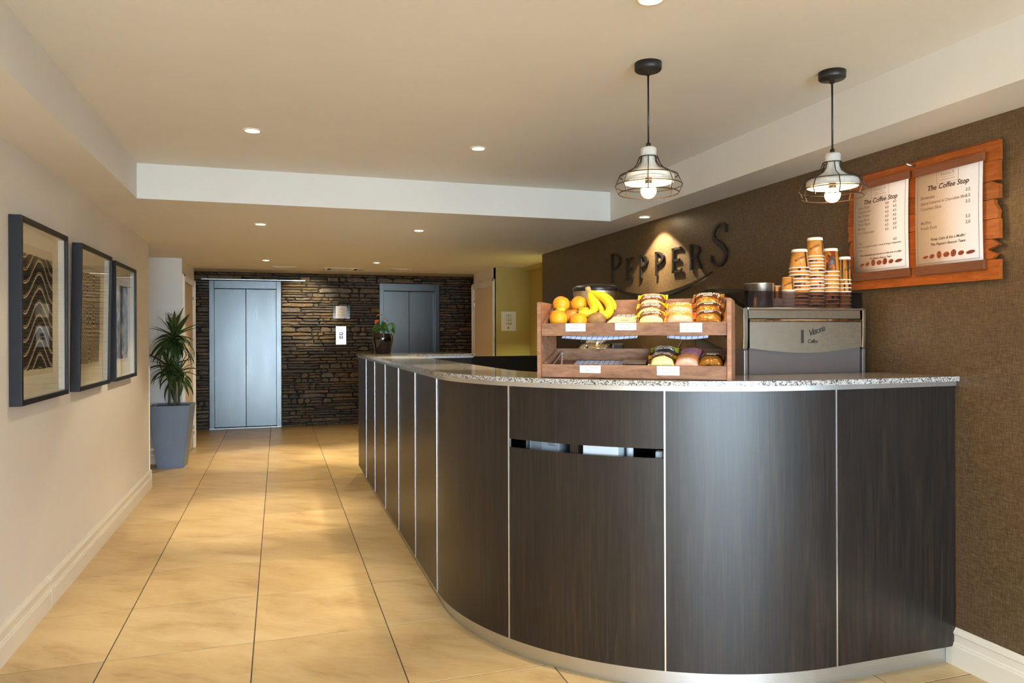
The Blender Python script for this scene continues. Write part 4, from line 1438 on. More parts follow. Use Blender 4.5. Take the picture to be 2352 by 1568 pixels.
# ------------------------------------------------------------------ tall potted dracaena
pl = thing('potted_dracaena', 'tall potted dracaena palm in a tapered grey planter by the white wall', 'plant', (-1.088, 8.575, 0), math.radians(-3))
def taper(bm, b0, b1, z0, z1, wall=None):
    a = [bm.verts.new((x * b0, y * b0, z0)) for x, y in ((-1, -1), (1, -1), (1, 1), (-1, 1))]
    b = [bm.verts.new((x * b1, y * b1, z1)) for x, y in ((-1, -1), (1, -1), (1, 1), (-1, 1))]
    for i in range(4):
        j = (i + 1) % 4
        bm.faces.new((a[i], a[j], b[j], b[i]))
    return a, b
bm = bmesh.new()
a, b = taper(bm, 0.13, 0.203, 0.0, 0.665)
bm.faces.new(a[::-1])
c = [bm.verts.new((x * 0.188, y * 0.188, 0.665)) for x, y in ((-1, -1), (1, -1), (1, 1), (-1, 1))]
d = [bm.verts.new((x * 0.182, y * 0.182, 0.60)) for x, y in ((-1, -1), (1, -1), (1, 1), (-1, 1))]
for r0, r1 in ((b, c), (c, d)):
    for i in range(4):
        j = (i + 1) % 4
        bm.faces.new((r0[i], r0[j], r1[j], r1[i]))
bmesh.ops.bevel(bm, geom=[e for e in bm.edges if abs((e.verts[0].co - e.verts[1].co).z) > 0.3], offset=0.008, segments=2, affect='EDGES')
obj('planter', bm, 'planter_grey', pl)
quick('soil', 'soil', pl, lambda q: box(q, (-0.183, -0.183, 0.59), (0.183, 0.183, 0.645)))
def strap_leaf(L, W, droop, n=9):
    bm = bmesh.new()
    rows_ = []
    for k in range(n + 1):
        t = k / n
        x = L * (math.sin(droop * t) / droop if droop > 1e-3 else t)
        zz = -L * ((1 - math.cos(droop * t)) / droop if droop > 1e-3 else 0)
        wd = W * (math.sin(PI * min(1, 0.12 + 0.88 * t) ** 0.75) ** 0.8) + 0.0008
        if t > 0.98:
            wd = 0.0008
        rows_.append([bm.verts.new((x, -wd / 2, zz + wd * 0.18)), bm.verts.new((x, 0, zz)), bm.verts.new((x, wd / 2, zz + wd * 0.18))])
    for k in range(n):
        for j in (0, 1):
            f = bm.faces.new((rows_[k][j], rows_[k][j + 1], rows_[k + 1][j + 1], rows_[k + 1][j])); f.smooth = True
    return mesh('leaf', bm, 'dracaena_leaf')
LEAF = [strap_leaf(L, W, d) for L, W, d in ((0.37, 0.054, 1.40), (0.34, 0.052, 1.0), (0.31, 0.050, 0.45), (0.40, 0.050, 1.75), (0.28, 0.046, 1.55), (0.33, 0.056, 0.2))]
rp = random.Random(12)
def crown(cx, cy, cz, n, spread, s):
    for k in range(n):
        az = k * 2.39996 + rp.uniform(-0.3, 0.3)
        u = k / n
        el = math.radians(74 - 104 * u ** 0.62 + rp.uniform(-9, 9))
        which = 5 if u < 0.12 else (2 if u < 0.25 else rp.choice((0, 1, 3, 4, 0)))
        sc = s * rp.uniform(0.82, 1.08) * (0.66 if math.sin(az) > 0.35 and u > 0.15 else 1.0)
        m = (Matrix.Translation((cx, cy, cz - 0.09 * s * u)) @ Matrix.Rotation(az, 4, 'Z') @ Matrix.Rotation(-el, 4, 'Y')
             @ Matrix.Rotation(rp.uniform(-0.5, 0.5), 4, 'X') @ Matrix.Translation((0.008, 0, 0)) @ Matrix.Scale(sc, 4))
        link('leaf', LEAF[which], pl, mat=m)
stems = [((-0.035, 0.01, 0.63), (-0.03, 0.01, 0.86), (-0.03, 0.0, 1.05)), ((0.03, -0.02, 0.63), (0.028, -0.02, 1.0), (0.022, -0.02, 1.36)), ((0.06, 0.03, 0.63), (0.06, 0.03, 0.8), (0.07, 0.03, 0.98))]
for P, r in zip(stems, (0.013, 0.016, 0.012)):
    quick('stem', 'palm_bark', pl, lambda q: tube(q, spline(P, 5), r, 10))
crown(0.022, -0.03, 1.40, 58, 1, 1.0)
crown(-0.03, -0.03, 1.08, 34, 1, 0.82)
crown(0.07, -0.01, 1.02, 32, 1, 0.78)

# ------------------------------------------------------------------ anthurium in glossy black pot
an = thing('potted_anthurium', 'red anthurium in a glossy black pot on the granite counter', 'plant', (0.985, 7.25, GZ1))
bm = bmesh.new()
lathe(bm, [(0.001, 0), (0.076, 0), (0.079, 0.004), (0.088, 0.06), (0.101, 0.12), (0.105, 0.155), (0.101, 0.178), (0.090, 0.191), (0.092, 0.199), (0.086, 0.200), (0.082, 0.19), (0.082, 0.17)], 40)
obj('pot', bm, 'black_glaze', an)
bm = bmesh.new(); lathe(bm, [(0.001, 0.176), (0.083, 0.174)], 24)
obj('soil', bm, 'soil', an)
def heart_leaf(L, W, cup):
    bm = bmesh.new()
    n = 10
    rows_ = []
    for k in range(n + 1):
        t = k / n
        wd = W * (math.sin(PI * (t ** 0.62)) ** 0.9) * 0.5 + 0.0006
        zz = -cup * L * t * t
        rows_.append([bm.verts.new((L * (t - (0.10 if 0 < k < 3 else 0)), s * wd, zz + abs(s) * wd * 0.25)) for s in (-1, -0.5, 0, 0.5, 1)])
    for k in range(n):
        for j in range(4):
            f = bm.faces.new((rows_[k][j], rows_[k][j + 1], rows_[k + 1][j + 1], rows_[k + 1][j])); f.smooth = True
    return bm
def anth(tip, L, W, az, el, name, matn, cup=0.5):
    P = spline([(0.02 * math.cos(az + 0.6), 0.02 * math.sin(az + 0.6), 0.172), (tip[0] * 0.5, tip[1] * 0.5, (0.172 + tip[2]) / 2 + 0.012), tip], 5)
    quick('stalk', 'anthurium_stem', an, lambda q: tube(q, P, 0.0028, 6))
    m = Matrix.Translation(tip) @ Matrix.Rotation(az, 4, 'Z') @ Matrix.Rotation(el, 4, 'Y')
    o = obj(name, heart_leaf(L, W, cup), matn, an, mat=m)
    return o
D = math.radians
def anth_leaf(base, tip, W, face):
    base, tip = Vector(base), Vector(tip)
    P = spline([(base.x * 0.2, base.y * 0.2, 0.172), ((base.x * 0.5), base.y * 0.6, (0.172 + base.z) / 2 + 0.01), base], 5)
    quick('stalk', 'anthurium_stem', an, lambda q: tube(q, P, 0.0028, 6))
    ex = (tip - base); L = ex.length; ex.normalize()
    f = Vector(face); ey = f.cross(ex).normalized(); ez = ex.cross(ey)
    obj('leaf', heart_leaf(L, W, 0.18), 'anthurium_leaf', an, mat=basis(base, ex, ey, ez))
anth_leaf((-0.028, -0.03, 0.275), (-0.125, -0.05, 0.228), 0.07, (0.1, -0.5, 1))
anth_leaf((0.015, -0.03, 0.312), (-0.022, -0.055, 0.262), 0.05, (-0.4, -1, 0.5))
anth_leaf((0.045, -0.035, 0.292), (0.055, -0.05, 0.205), 0.085, (0, -1, 0.25))
anth_leaf((0.072, -0.01, 0.300), (0.120, -0.035, 0.205), 0.08, (0.25, -1, 0.2))
anth_leaf((-0.02, 0.0, 0.262), (-0.085, 0.01, 0.205), 0.075, (-0.2, -0.8, 0.6))
anth_leaf((0.02, 0.05, 0.28), (0.03, 0.13, 0.23), 0.08, (0, 0.3, 1))
for tip, az, el, mt in (((-0.008, 0.0, 0.385), D(200), D(8), 'anthurium_flower_pink'), ((-0.045, -0.02, 0.335), D(220), D(42), 'anthurium_flower'), ((0.012, 0.0, 0.35), D(-15), D(32), 'anthurium_flower')):
    f = anth(tip, 0.062, 0.055, az, el, 'flower', mt, 0.15)
    quick('spadix', 'banana_skin', f, lambda q: tube(q, [(0.008, 0, 0.003), (0.03, 0, 0.012)], [0.0035, 0.002], 6))

# ------------------------------------------------------------------ display stand
SM = basis((1.045, 2.90, GZ1), (0.7846, -0.6201, 0), (0.6201, 0.7846, 0), (0, 0, 1))
stand = thing('display_stand', 'two tier walnut display stand with sloping trays on the granite worktop', 'display stand', mat=SM)
SW, SD = 0.79, 0.225
for x in (0.0, SW - 0.016):
    quick('side_panel', 'display_wood', stand, lambda q: prism(q, [(0, 0), (SD, 0), (SD, 0.30), (SD - 0.03, 0.318), (0.0, 0.32)], x, x + 0.016, mat=basis((0, 0, 0), (0, 1, 0), (0, 0, 1), (1, 0, 0)) ))
X0, X1 = 0.0175, SW - 0.0175
def shelf_z(tier, y):
    return (0.180 + 0.44 * y) if tier else (0.008 + 0.30 * y)
for tier, zf0, hb, zb in ((1, 0.177, 0.053, 0.332), (0, 0.003, 0.054, 0.120)):
    sl = 0.44 if tier else 0.30
    quick('front_board', 'display_wood', stand, lambda q: box(q, (X0, 0.006, zf0), (X1, 0.018, zf0 + hb), bevel=0.0015))
    y1 = 0.205
    zb0 = shelf_z(tier, y1) - 0.002
    quick('back_board', 'display_wood', stand, lambda q: box(q, (X0, y1, zb0), (X1, y1 + 0.012, zb), bevel=0.0015))
    for x in (X0 + 0.0002, X1 - 0.0122):
        zt0 = zf0 + hb
        quick('tray_side', 'display_wood', stand, lambda q: prism(q, [(0.0185, zf0 + 0.002), (y1 - 0.0005, zb0), (y1 - 0.0005, zb - 0.004), (0.0185, zt0 - 0.001)], x, x + 0.012, mat=basis((0, 0, 0), (0, 1, 0), (0, 0, 1), (1, 0, 0))))
    quick('tray_base', 'display_wood', stand, lambda q: prism(q, [(0.0185, shelf_z(tier, 0.0185) - 0.009), (y1 - 0.0005, shelf_z(tier, y1) - 0.009), (y1 - 0.0005, shelf_z(tier, y1) - 0.001), (0.0185, shelf_z(tier, 0.0185) - 0.001)], X0 + 0.0125, X1 - 0.0125, mat=basis((0, 0, 0), (0, 1, 0), (0, 0, 1), (1, 0, 0))))
def price_card(x0, x1, z0, z1, lines):
    c = quick('price_card', 'paper_white', stand, lambda q: box(q, (x0, 0.0035, z0), (x1, 0.0050, z1)))
    mt = basis(((x0 + x1) / 2, 0.0032, 0), (1, 0, 0), (0, 0, 1), (0, -1, 0))
    bm = bmesh.new(); bg = bmesh.new()
    for s, z, sz, red in lines:
        text_bm(bm if red else bg, s, sz, 0, z, 0.0001, 'CENTER', mat=mt)
    if bm.verts:
        obj('card_lettering', bm, 'ink_red', c)
    else:
        bm.free()
    obj('card_lettering', bg, 'ink_grey', c)
price_card(0.124, 0.210, 0.195, 0.2285, [('Fruit', 0.220, 0.0095, False), ('$2.00 each', 0.206, 0.0085, False)])
price_card(0.334, 0.421, 0.199, 0.2285, [('Biscuit Bar', 0.2215, 0.0085, False), ('$2.00 each', 0.206, 0.0085, False)])
price_card(0.594, 0.680, 0.189, 0.2265, [('Strawberry and White', 0.2195, 0.0075, True), ('Chocolate Muffin', 0.211, 0.0075, True), ('$3.50 each', 0.198, 0.0080, False)])
price_card(0.185, 0.273, 0.023, 0.054, [('Gluten Free Brownie', 0.046, 0.0082, True), ('$3.50 each', 0.033, 0.0080, False)])
price_card(0.503, 0.592, 0.018, 0.055, [('Salted Caramel and', 0.047, 0.0080, True), ('Chocolate Slice', 0.038, 0.0080, True), ('$3.50 each', 0.0285, 0.0080, False)])

# fruit
def LM(x, y, z, rx=0, ry=0, rz=0):
    return SM @ Matrix.Translation((x, y, z)) @ Matrix.Rotation(rz, 4, 'Z') @ Matrix.Rotation(rx, 4, 'X') @ Matrix.Rotation(ry, 4, 'Y')
def sphere_prof(r, sq=1.0, n=14, dimple=0.0):
    P = []
    for k in range(n + 1):
        a = PI * k / n
        z = -r * sq * math.cos(a)
        rr = r * math.sin(a)
        if dimple:
            z *= 1 - dimple * math.exp(-(rr / (r * 0.38)) ** 2)
        P.append((max(rr, 0.0006), z))
    return P
def orange(x, y, r, label, z=None):
    z = shelf_z(1, y) + r * 1.06 if z is None else z
    t = thing('orange', label, 'orange', mat=LM(x, y, z, 0.4, 0.3, x * 9))
    bm = bmesh.new(); lathe(bm, sphere_prof(r, 0.96, dimple=0.05), 28)
    obj('peel', bm, 'orange_skin', t)
    quick('navel', 'fruit_stalk', t, lambda q: lathe(q, [(0.0005, r * 0.93), (0.003, r * 0.925), (0.0035, r * 0.90)], 8))
FG = None
orange(0.076, 0.062, 0.040, 'orange at the front of the fruit tray, nearest the side panel')
orange(0.166, 0.060, 0.039, 'orange at the front of the fruit tray beside the kiwi', 0.236)
orange(0.060, 0.160, 0.039, 'orange at the back of the fruit tray, behind the green apple', 0.314)
orange(0.142, 0.160, 0.038, 'orange at the back of the fruit tray, touching the bananas', 0.314)
def apple(x, y, z, r, matn, label):
    t = thing('apple', label, 'apple', mat=LM(x, y, z, 0.15, -0.1, 0.3))
    bm = bmesh.new(); lathe(bm, [(a, b) for a, b in sphere_prof(r, 0.9, 16, 0.28)], 28)
    obj('apple_skin', bm, matn, t)
    quick('stalk', 'fruit_stalk', t, lambda q: tube(q, [(0, 0, r * 0.62), (0.001, 0, r * 0.85), (0.004, 0, r * 1.05)], 0.0012, 6))
apple(0.050, 0.112, 0.262, 0.034, 'apple_red', 'red apple tucked behind the front orange by the side panel')
apple(0.124, 0.100, 0.262, 0.036, 'apple_red', 'red and yellow apple in the middle of the fruit tray')
apple(0.0635, 0.135, 0.283, 0.026, 'apple_green', 'green apple resting in front of the back orange')
apple(0.174, 0.122, 0.277, 0.030, 'apple_green', 'green apple half hidden under the bananas')
t = thing('kiwi_fruit', 'brown kiwi fruit at the front of the fruit tray', 'kiwi', mat=LM(0.242, 0.064, 0.241, 0.2, PI / 2 - 0.3, 0.35))
bm = bmesh.new(); lathe(bm, [(a, b * 1.18) for a, b in sphere_prof(0.0335)], 24)
obj('kiwi_skin', bm, 'kiwi_skin', t)
quick('stalk_end', 'fruit_stalk', t, lambda q: lathe(q, [(0.0005, 0.0405), (0.004, 0.0395), (0.005, 0.0375)], 8))
bn = thing('banana_bunch', 'bunch of ripe bananas leaning on the fruit tray', 'bananas', mat=SM)
def banana(P, R=0.0185):
    pts = spline(P, 5)
    n = len(pts)
    rad = []
    for k in range(n):
        t = k / (n - 1)
        rad.append(0.0055 + (R - 0.0055) * min(1, max(0, (t - 0.10) / 0.25)) ** 0.8 * (1 - 0.0 * t) if t < 0.8 else R * (1 - ((t - 0.8) / 0.2) ** 2 * 0.78))
    bm = bmesh.new(); tube(bm, pts, rad, 10)
    o = obj('banana', bm, 'banana_skin', bn)
    d = (pts[-1] - pts[-2]).normalized()
    quick('banana_tip', 'banana_tip', o, lambda q: tube(q, [pts[-1] - d * 0.002, pts[-1] + d * 0.006], [0.0045, 0.0035], 8))
ST_ = (0.186, 0.150, 0.372)
banana([ST_, (0.196, 0.138, 0.335), (0.219, 0.112, 0.298), (0.214, 0.086, 0.272), (0.165, 0.055, 0.276)])
banana([ST_, (0.204, 0.150, 0.345), (0.230, 0.145, 0.310), (0.248, 0.135, 0.280), (0.247, 0.12, 0.262)], 0.014)
banana([ST_, (0.222, 0.150, 0.356), (0.262, 0.145, 0.332), (0.286, 0.125, 0.292), (0.274, 0.100, 0.264), (0.249, 0.074, 0.276)])
banana([ST_, (0.226, 0.165, 0.360), (0.268, 0.170, 0.340), (0.290, 0.165, 0.312), (0.298, 0.150, 0.285)], 0.014)
quick('bunch_stem', 'banana_stem', bn, lambda q: tube(q, [(0.180, 0.152, 0.388), (0.184, 0.151, 0.376), (0.192, 0.149, 0.362)], [0.011, 0.013, 0.008], 8))

# wrapped snacks: pillow packs
def pillow_h(x, y, w, h, d):
    u = min(1, abs(x) / (w * 0.40)); v = min(1, abs(y) / (h * 0.5))
    return d * 0.5 * max(0.0, 1 - u ** 3.2) ** 0.55 * max(0.0, 1 - v ** 3.0) ** 0.5
def pack(mat, w, h, d, matn, label, lines, inkm, group, seed, cat='muffin', name='wrapped_muffin'):
    t = thing(name, label, cat, mat=mat, group=group)
    bm = bmesh.new()
    nx, ny = 30, 20
    rr = random.Random(seed)
    ox, oy = rr.uniform(0, 50), rr.uniform(0, 50)
    def hh(x, y):
        base = pillow_h(x, y, w, h, d)
        wr = (noise.noise(Vector((x * 48 + ox, y * 38 + oy, 0))) * 0.0030 + abs(noise.noise(Vector((x * 95 + oy, y * 60 + ox, 3)))) * 0.0026) * min(1.0, base / (d * 0.2) + 0.3)
        if abs(x) > w * 0.40:
            wr = 0.0016 * math.sin(y * 700)
        return base, wr
    for s in (1, -1):
        V = []
        for i in range(nx + 1):
            x = -w / 2 + w * i / nx
            col_ = []
            for j in range(ny + 1):
                y = -h / 2 + h * j / ny
                b_, wr = hh(x, y)
                yy = y * (1 - 0.10 * (1 - min(1, abs(x) / (w * 0.42)))) if False else y
                if s > 0:
                    zz = b_ * 1.25 + wr + 0.0004
                else:
                    zz = -b_ * 0.75 + (wr if abs(x) > w * 0.40 else 0) - 0.0004
                col_.append(bm.verts.new((x, yy, zz)))
            V.append(col_)
        for i in range(nx):
            for j in range(ny):
                q = (V[i][j], V[i + 1][j], V[i + 1][j + 1], V[i][j + 1])
                f = bm.faces.new(q if s > 0 else q[::-1]); f.smooth = True
    bmesh.ops.remove_doubles(bm, verts=bm.verts[:], dist=0.0009)
    me_ = obj('wrapper', bm, matn, t)
    if lines:
        bm = bmesh.new()
        def wp(p):
            yy = p.y - 2.2 * p.x * p.x
            b_, wr = hh(p.x, yy)
            return (p.x, yy, b_ * 1.25 + wr + 0.0016)
        for s, y, sz in lines:
            text_bm(bm, s, sz, 0, y, align='CENTER', bold=0.0004, warp=wp)
        obj('wrapper_lettering', bm, inkm, me_)
    return t
tl = math.radians(42)
BAN = [('BANANA', 0.020, 0.0155), ('CHOC MUFFIN', 0.0075, 0.0115)]
STR = [('STRAWBERRY', 0.020, 0.0145), ('MUFFIN', 0.0085, 0.0105)]
CHO = [('CHOCOLATE', 0.021, 0.0155), ('MUFFIN', 0.0085, 0.0105)]
gm = 'wrapped muffins on the top tray'
def tier_pack(x, y, tier, zoff, rot, *a):
    pack(LM(x, y, shelf_z(tier, y) + zoff, rot[0], 0, rot[1]), *a)
tier_pack(0.473, 0.070, 1, 0.034, (tl, 0.02), 0.125, 0.080, 0.042, 'pack_banana', 'yellow wrapped muffin at the front of the top tray', BAN, 'ink_white', gm, 1)
tier_pack(0.464, 0.122, 1, 0.047, (tl + 0.1, -0.05), 0.135, 0.080, 0.040, 'pack_banana', 'yellow wrapped muffin in the middle of its top tray row', BAN, 'ink_white', gm, 2)
tier_pack(0.460, 0.162, 1, 0.066, (tl + 0.15, 0.06), 0.125, 0.080, 0.040, 'pack_banana', 'yellow wrapped muffin standing highest at the back of the top tray', BAN, 'ink_white', gm, 3)
tier_pack(0.588, 0.070, 1, 0.033, (tl - 0.05, 0.03), 0.128, 0.080, 0.040, 'pack_strawberry', 'red wrapped muffin at the front of the top tray', STR, 'ink_cream', gm, 4)
tier_pack(0.580, 0.122, 1, 0.045, (tl, 0.08), 0.128, 0.080, 0.040, 'pack_strawberry', 'red wrapped muffin behind the other red one on the top tray', STR, 'ink_cream', gm, 5)
tier_pack(0.700, 0.070, 1, 0.033, (tl - 0.1, -0.03), 0.125, 0.080, 0.042, 'pack_chocolate', 'brown foil wrapped muffin at the front of the top tray', CHO, 'ink_white', gm, 6)
tier_pack(0.694, 0.122, 1, 0.046, (tl, 0.04), 0.125, 0.080, 0.040, 'pack_chocolate', 'brown foil wrapped muffin in the middle of its top tray row', CHO, 'ink_white', gm, 7)
tier_pack(0.688, 0.162, 1, 0.066, (tl + 0.1, -0.05), 0.125, 0.080, 0.040, 'pack_chocolate', 'brown foil wrapped muffin highest at the back of the top tray', CHO, 'ink_white', gm, 8)
gl_ = 'wrapped muffins on the bottom tray'
tier_pack(0.513, 0.085, 0, 0.038, (tl - 0.15, 0.12), 0.115, 0.08, 0.05, 'pack_banana', 'yellow wrapped muffin at the front of the bottom tray', BAN, 'ink_white', gl_, 9)
tier_pack(0.512, 0.145, 0, 0.046, (tl, 0.03), 0.115, 0.08, 0.044, 'pack_green', 'yellow-green wrapped muffin at the back of the bottom tray', BAN, 'ink_white', gl_, 10)
tier_pack(0.612, 0.085, 0, 0.032, (tl - 0.25, 0.05), 0.115, 0.08, 0.046, 'pack_strawberry', 'pink wrapped muffin at the front of the bottom tray', [], 'ink_cream', gl_, 11)
tier_pack(0.620, 0.145, 0, 0.040, (tl - 0.1, 0.0), 0.11, 0.08, 0.044, 'pack_berry', 'purple wrapped muffin at the back of the bottom tray', [], 'ink_cream', gl_, 12)
tier_pack(0.708, 0.092, 0, 0.034, (tl - 0.2, -0.08), 0.115, 0.08, 0.048, 'pack_chocolate', 'brown foil wrapped muffin alone in the bottom tray corner', CHO, 'ink_white', gl_, 13)
# wrapped biscuit bars beside the bananas
for k, (x, y, lab) in enumerate(((0.358, 0.052, 'white wrapped biscuit bar lowest of three beside the bananas'), (0.352, 0.083, 'white wrapped biscuit bar in the middle of three beside the bananas'), (0.361, 0.115, 'white wrapped biscuit bar uppermost of three beside the bananas'))):
    t = thing('biscuit_bar', lab, 'biscuit bar', mat=LM(x, y, shelf_z(1, y) + 0.012 + 0.003, math.atan(0.44), 0, -0.02), group='wrapped biscuit bars')
    quick('wrapper', 'pack_bar', t, lambda q: box(q, (-0.062, -0.014, -0.009), (0.062, 0.014, 0.009), bevel=0.004))
    bm = bmesh.new()
    text_bm(bm, 'biscuit', 0.011, 0.005, 0.002, 0.0095, 'CENTER', shear=0.2, bold=0.0003)
    text_bm(bm, 'biscuit', 0.010, 0.005, 0.0, 0.0, 'CENTER', mat=basis((0, -0.0143, 0), (1, 0, 0), (0, 0, 1), (0, -1, 0)))
    box(bm, (-0.058, -0.0143, 0.001), (-0.03, -0.0138, 0.005))
    obj('bar_print', bm, 'ink_red', t)
    quick('crimped_end', 'paper_white', t, lambda q: box(q, (-0.069, -0.013, -0.0015), (-0.0615, 0.013, 0.0015)))
# cloths
def cloth(name, x0, x1, y0, y1, tier, label, z=0.002, sag=0.003, seed=0):
    bm = bmesh.new()
    nx, ny = 24, 10
    V = [[bm.verts.new((x0 + (x1 - x0) * i / nx, y0 + (y1 - y0) * j / ny, shelf_z(tier, y0 + (y1 - y0) * j / ny) + z + abs(noise.noise(Vector((i * 0.5, j * 0.5, seed)))) * sag)) for j in range(ny + 1)] for i in range(nx + 1)]
    for i in range(nx):
        for j in range(ny):
            f = bm.faces.new((V[i][j], V[i + 1][j], V[i + 1][j + 1], V[i][j + 1])); f.smooth = True
    solid(bm, 0.001)
    o = obj(name, bm, 'check_cloth', mat=SM)
    return tag(o, label, 'cloth')
cloth('check_cloth', 0.12, 0.385, 0.035, 0.195, 0, 'blue and white checked cloth lining the bottom tray', 0.003, 0.006)
cloth('check_cloth', 0.30, 0.42, 0.03, 0.2, 1, 'checked cloth under the biscuit bars on the top tray', 0.001, 0.001)
# cloth sagging below the top tray
for x0, x1, dz, lab in ((0.10, 0.42, 0.009, 'checked cloth drooping beneath the top tray under the fruit'), (0.54, 0.70, 0.006, 'checked cloth drooping beneath the top tray under the brown muffins')):
    bm = bmesh.new()
    n = 24
    V = [[bm.verts.new((x0 + (x1 - x0) * k / n, yy, 0.1665 + 0.44 * (yy - 0.019) - (dz * math.sin(PI * k / n) ** 1.2) * (1 if q == 0 else 0.6))) for q, yy in enumerate((0.022, 0.08, 0.14))] for k in range(n + 1)]
    for k in range(n):
        for q in (0, 1):
            f = bm.faces.new((V[k][q], V[k + 1][q], V[k + 1][q + 1], V[k][q + 1])); f.smooth = True
    solid(bm, 0.001)
    tag(obj('hanging_cloth', bm, 'check_cloth', mat=SM), lab, 'cloth')
# tongs
tg = thing('serving_tongs', 'clear plastic serving tongs in the bottom tray', 'tongs', mat=SM)
for P in ([(0.046, 0.03, 0.036), (0.048, 0.10, 0.062), (0.052, 0.19, 0.098)], [(0.092, 0.035, 0.034), (0.075, 0.11, 0.062), (0.052, 0.19, 0.098)]):
    quick('tong_arm', 'chrome', tg, lambda q: tube(q, spline(P, 5), 0.0045, 8))
quick('tong_spring', 'dull_metal', tg, lambda q: tube(q, [(0.047, 0.186, 0.097), (0.053, 0.197, 0.102), (0.058, 0.186, 0.097)], 0.006, 8))
t = thing('brownie_slice', 'dark brownie slice on the checked cloth', 'brownie', mat=LM(0.395, 0.11, shelf_z(0, 0.11) + 0.019, math.atan(0.3), 0, 0.05))
quick('slice_body', 'brownie', t, lambda q: box(q, (-0.05, -0.025, -0.012), (0.05, 0.025, 0.006), bevel=0.004))
quick('slice_crust', 'kraft', t, lambda q: box(q, (-0.048, -0.023, 0.006), (0.048, 0.023, 0.009), bevel=0.001))
t = thing('biscuit', 'small round dark biscuit at the front of the bottom tray', 'biscuit', mat=LM(0.232, 0.06, shelf_z(0, 0.06) + 0.012, math.atan(0.3)))
bm = bmesh.new(); lathe(bm, [(0.0005, -0.003), (0.024, -0.003), (0.028, 0.004), (0.022, 0.012), (0.0005, 0.015)], 20)
obj('biscuit_body', bm, 'brownie', t)
quick('biscuit_crumbs', 'kraft', t, lambda q: [lathe(q, [(0.0004, 0.003), (0.002, 0.0015), (0.002, -0.002)], 6, Matrix.Translation((0.012 * math.cos(a), 0.012 * math.sin(a), 0.0135))) for a in (0.4, 2.2, 4.4)])

# ------------------------------------------------------------------ coffee grinder
gr = thing('coffee_grinder', 'tall coffee grinder with wide bean hopper behind the display stand', 'coffee grinder', (1.505, 3.315, 0.93))
bm = bmesh.new()
lathe(bm, [(0.001, 0), (0.10, 0), (0.10, 0.02), (0.075, 0.04), (0.072, 0.30), (0.085, 0.35), (0.088, 0.39), (0.086, 0.405), (0.070, 0.421), (0.045, 0.427), (0.001, 0.427)], 36)
obj('grinder_body', bm, 'mirror_steel', gr)
bm = bmesh.new(); lathe(bm, [(0.001, 0.427), (0.058, 0.427), (0.060, 0.432), (0.058, 0.437), (0.040, 0.440), (0.033, 0.442), (0.033, 0.50), (0.001, 0.50)], 32)
obj('burr_collar', bm, 'chrome', gr)
quick('grind_lever', 'chrome', gr, lambda q: tube(q, [(-0.04, -0.02, 0.433), (-0.075, -0.036, 0.434)], 0.003, 8))
quick('lever_knob', 'black_plastic', gr, lambda q: tube(q, [(-0.073, -0.035, 0.434), (-0.108, -0.05, 0.434)], [0.006, 0.007], 10))
quick('dose_chute', 'black_plastic', gr, lambda q: box(q, (0.06, -0.06, 0.38), (0.125, -0.02, 0.425), bevel=0.008))
bm = bmesh.new()
lathe(bm, [(0.034, 0.50), (0.05, 0.52), (0.085, 0.58), (0.105, 0.635), (0.112, 0.668), (0.113, 0.682)], 40)
obj('hopper', bm, 'hopper_metal', gr)
bm = bmesh.new()
lathe(bm, [(0.114, 0.682), (0.116, 0.690), (0.115, 0.702), (0.095, 0.712), (0.05, 0.718), (0.001, 0.720)], 40)
obj('hopper_lid', bm, 'black_plastic', gr)

# ------------------------------------------------------------------ espresso machine
MX0, MX1, MY0 = 2.008, 2.652, 2.785
mc = thing('espresso_machine', 'polished steel espresso machine behind the counter against the brown wall', 'coffee machine', (MX0, MY0, 0.93))
MW = MX1 - MX0
def extr(name, matn, poly, x0, x1, par=mc, bev=0.0):
    # poly in (y, z), extruded along x
    bm = bmesh.new()
    prism(bm, poly, x0, x1, mat=basis((0, 0, 0), (0, 1, 0), (0, 0, 1), (1, 0, 0)))
    if bev:
        bmesh.ops.bevel(bm, geom=bm.edges[:], offset=bev, segments=2, affect='EDGES')
    return obj(name, bm, matn, par)
quick('lower_body', 'machine_grey', mc, lambda q: box(q, (0.004, 0.02, 0.03), (MW - 0.004, 0.44, 0.40), bevel=0.004))
for x in (0.05, MW - 0.07):
    for y in (0.06, 0.38):
        quick('foot', 'rubber', mc, lambda q: lathe(q, [(0.018, 0), (0.018, 0.035), (0.001, 0.035)], 12, Matrix.Translation((x, y, 0)), cap0=True))
# lower back panel, upper edge dips in a shallow curve
bm = bmesh.new()
n = 20
V = []
for k in range(n + 1):
    t_ = k / n
    x = 0.012 + (MW - 0.024) * t_
    zt = 0.405 - 0.024 * math.sin(PI * t_)
    V.append([bm.verts.new((x, 0.006, 0.03)), bm.verts.new((x, 0.006, zt))])
for k in range(n):
    bm.faces.new((V[k][0], V[k + 1][0], V[k + 1][1], V[k][1]))
solid(bm, 0.006)
obj('lower_back_panel', bm, 'machine_grey', mc)
bm = bmesh.new()
V = []
for k in range(n + 1):
    t_ = k / n
    x = 0.010 + (MW - 0.020) * t_
    zb = 0.4055 - 0.024 * math.sin(PI * t_)
    V.append([bm.verts.new((x, -0.002, zb)), bm.verts.new((x, -0.002, 0.524))])
for k in range(n):
    bm.faces.new((V[k][0], V[k + 1][0], V[k + 1][1], V[k][1]))
solid(bm, 0.008)
back = obj('mirror_back_panel', bm, 'mirror_steel', mc)
extr('back_ledge', 'mirror_steel', [(-0.004, 0.525), (-0.008, 0.531), (-0.004, 0.536), (0.012, 0.538), (0.012, 0.525)], 0.008, MW - 0.008)
extr('top_back_panel', 'mirror_steel', [(0.004, 0.541), (0.010, 0.541), (0.012, 0.578), (0.006, 0.578)], 0.010, MW - 0.010)
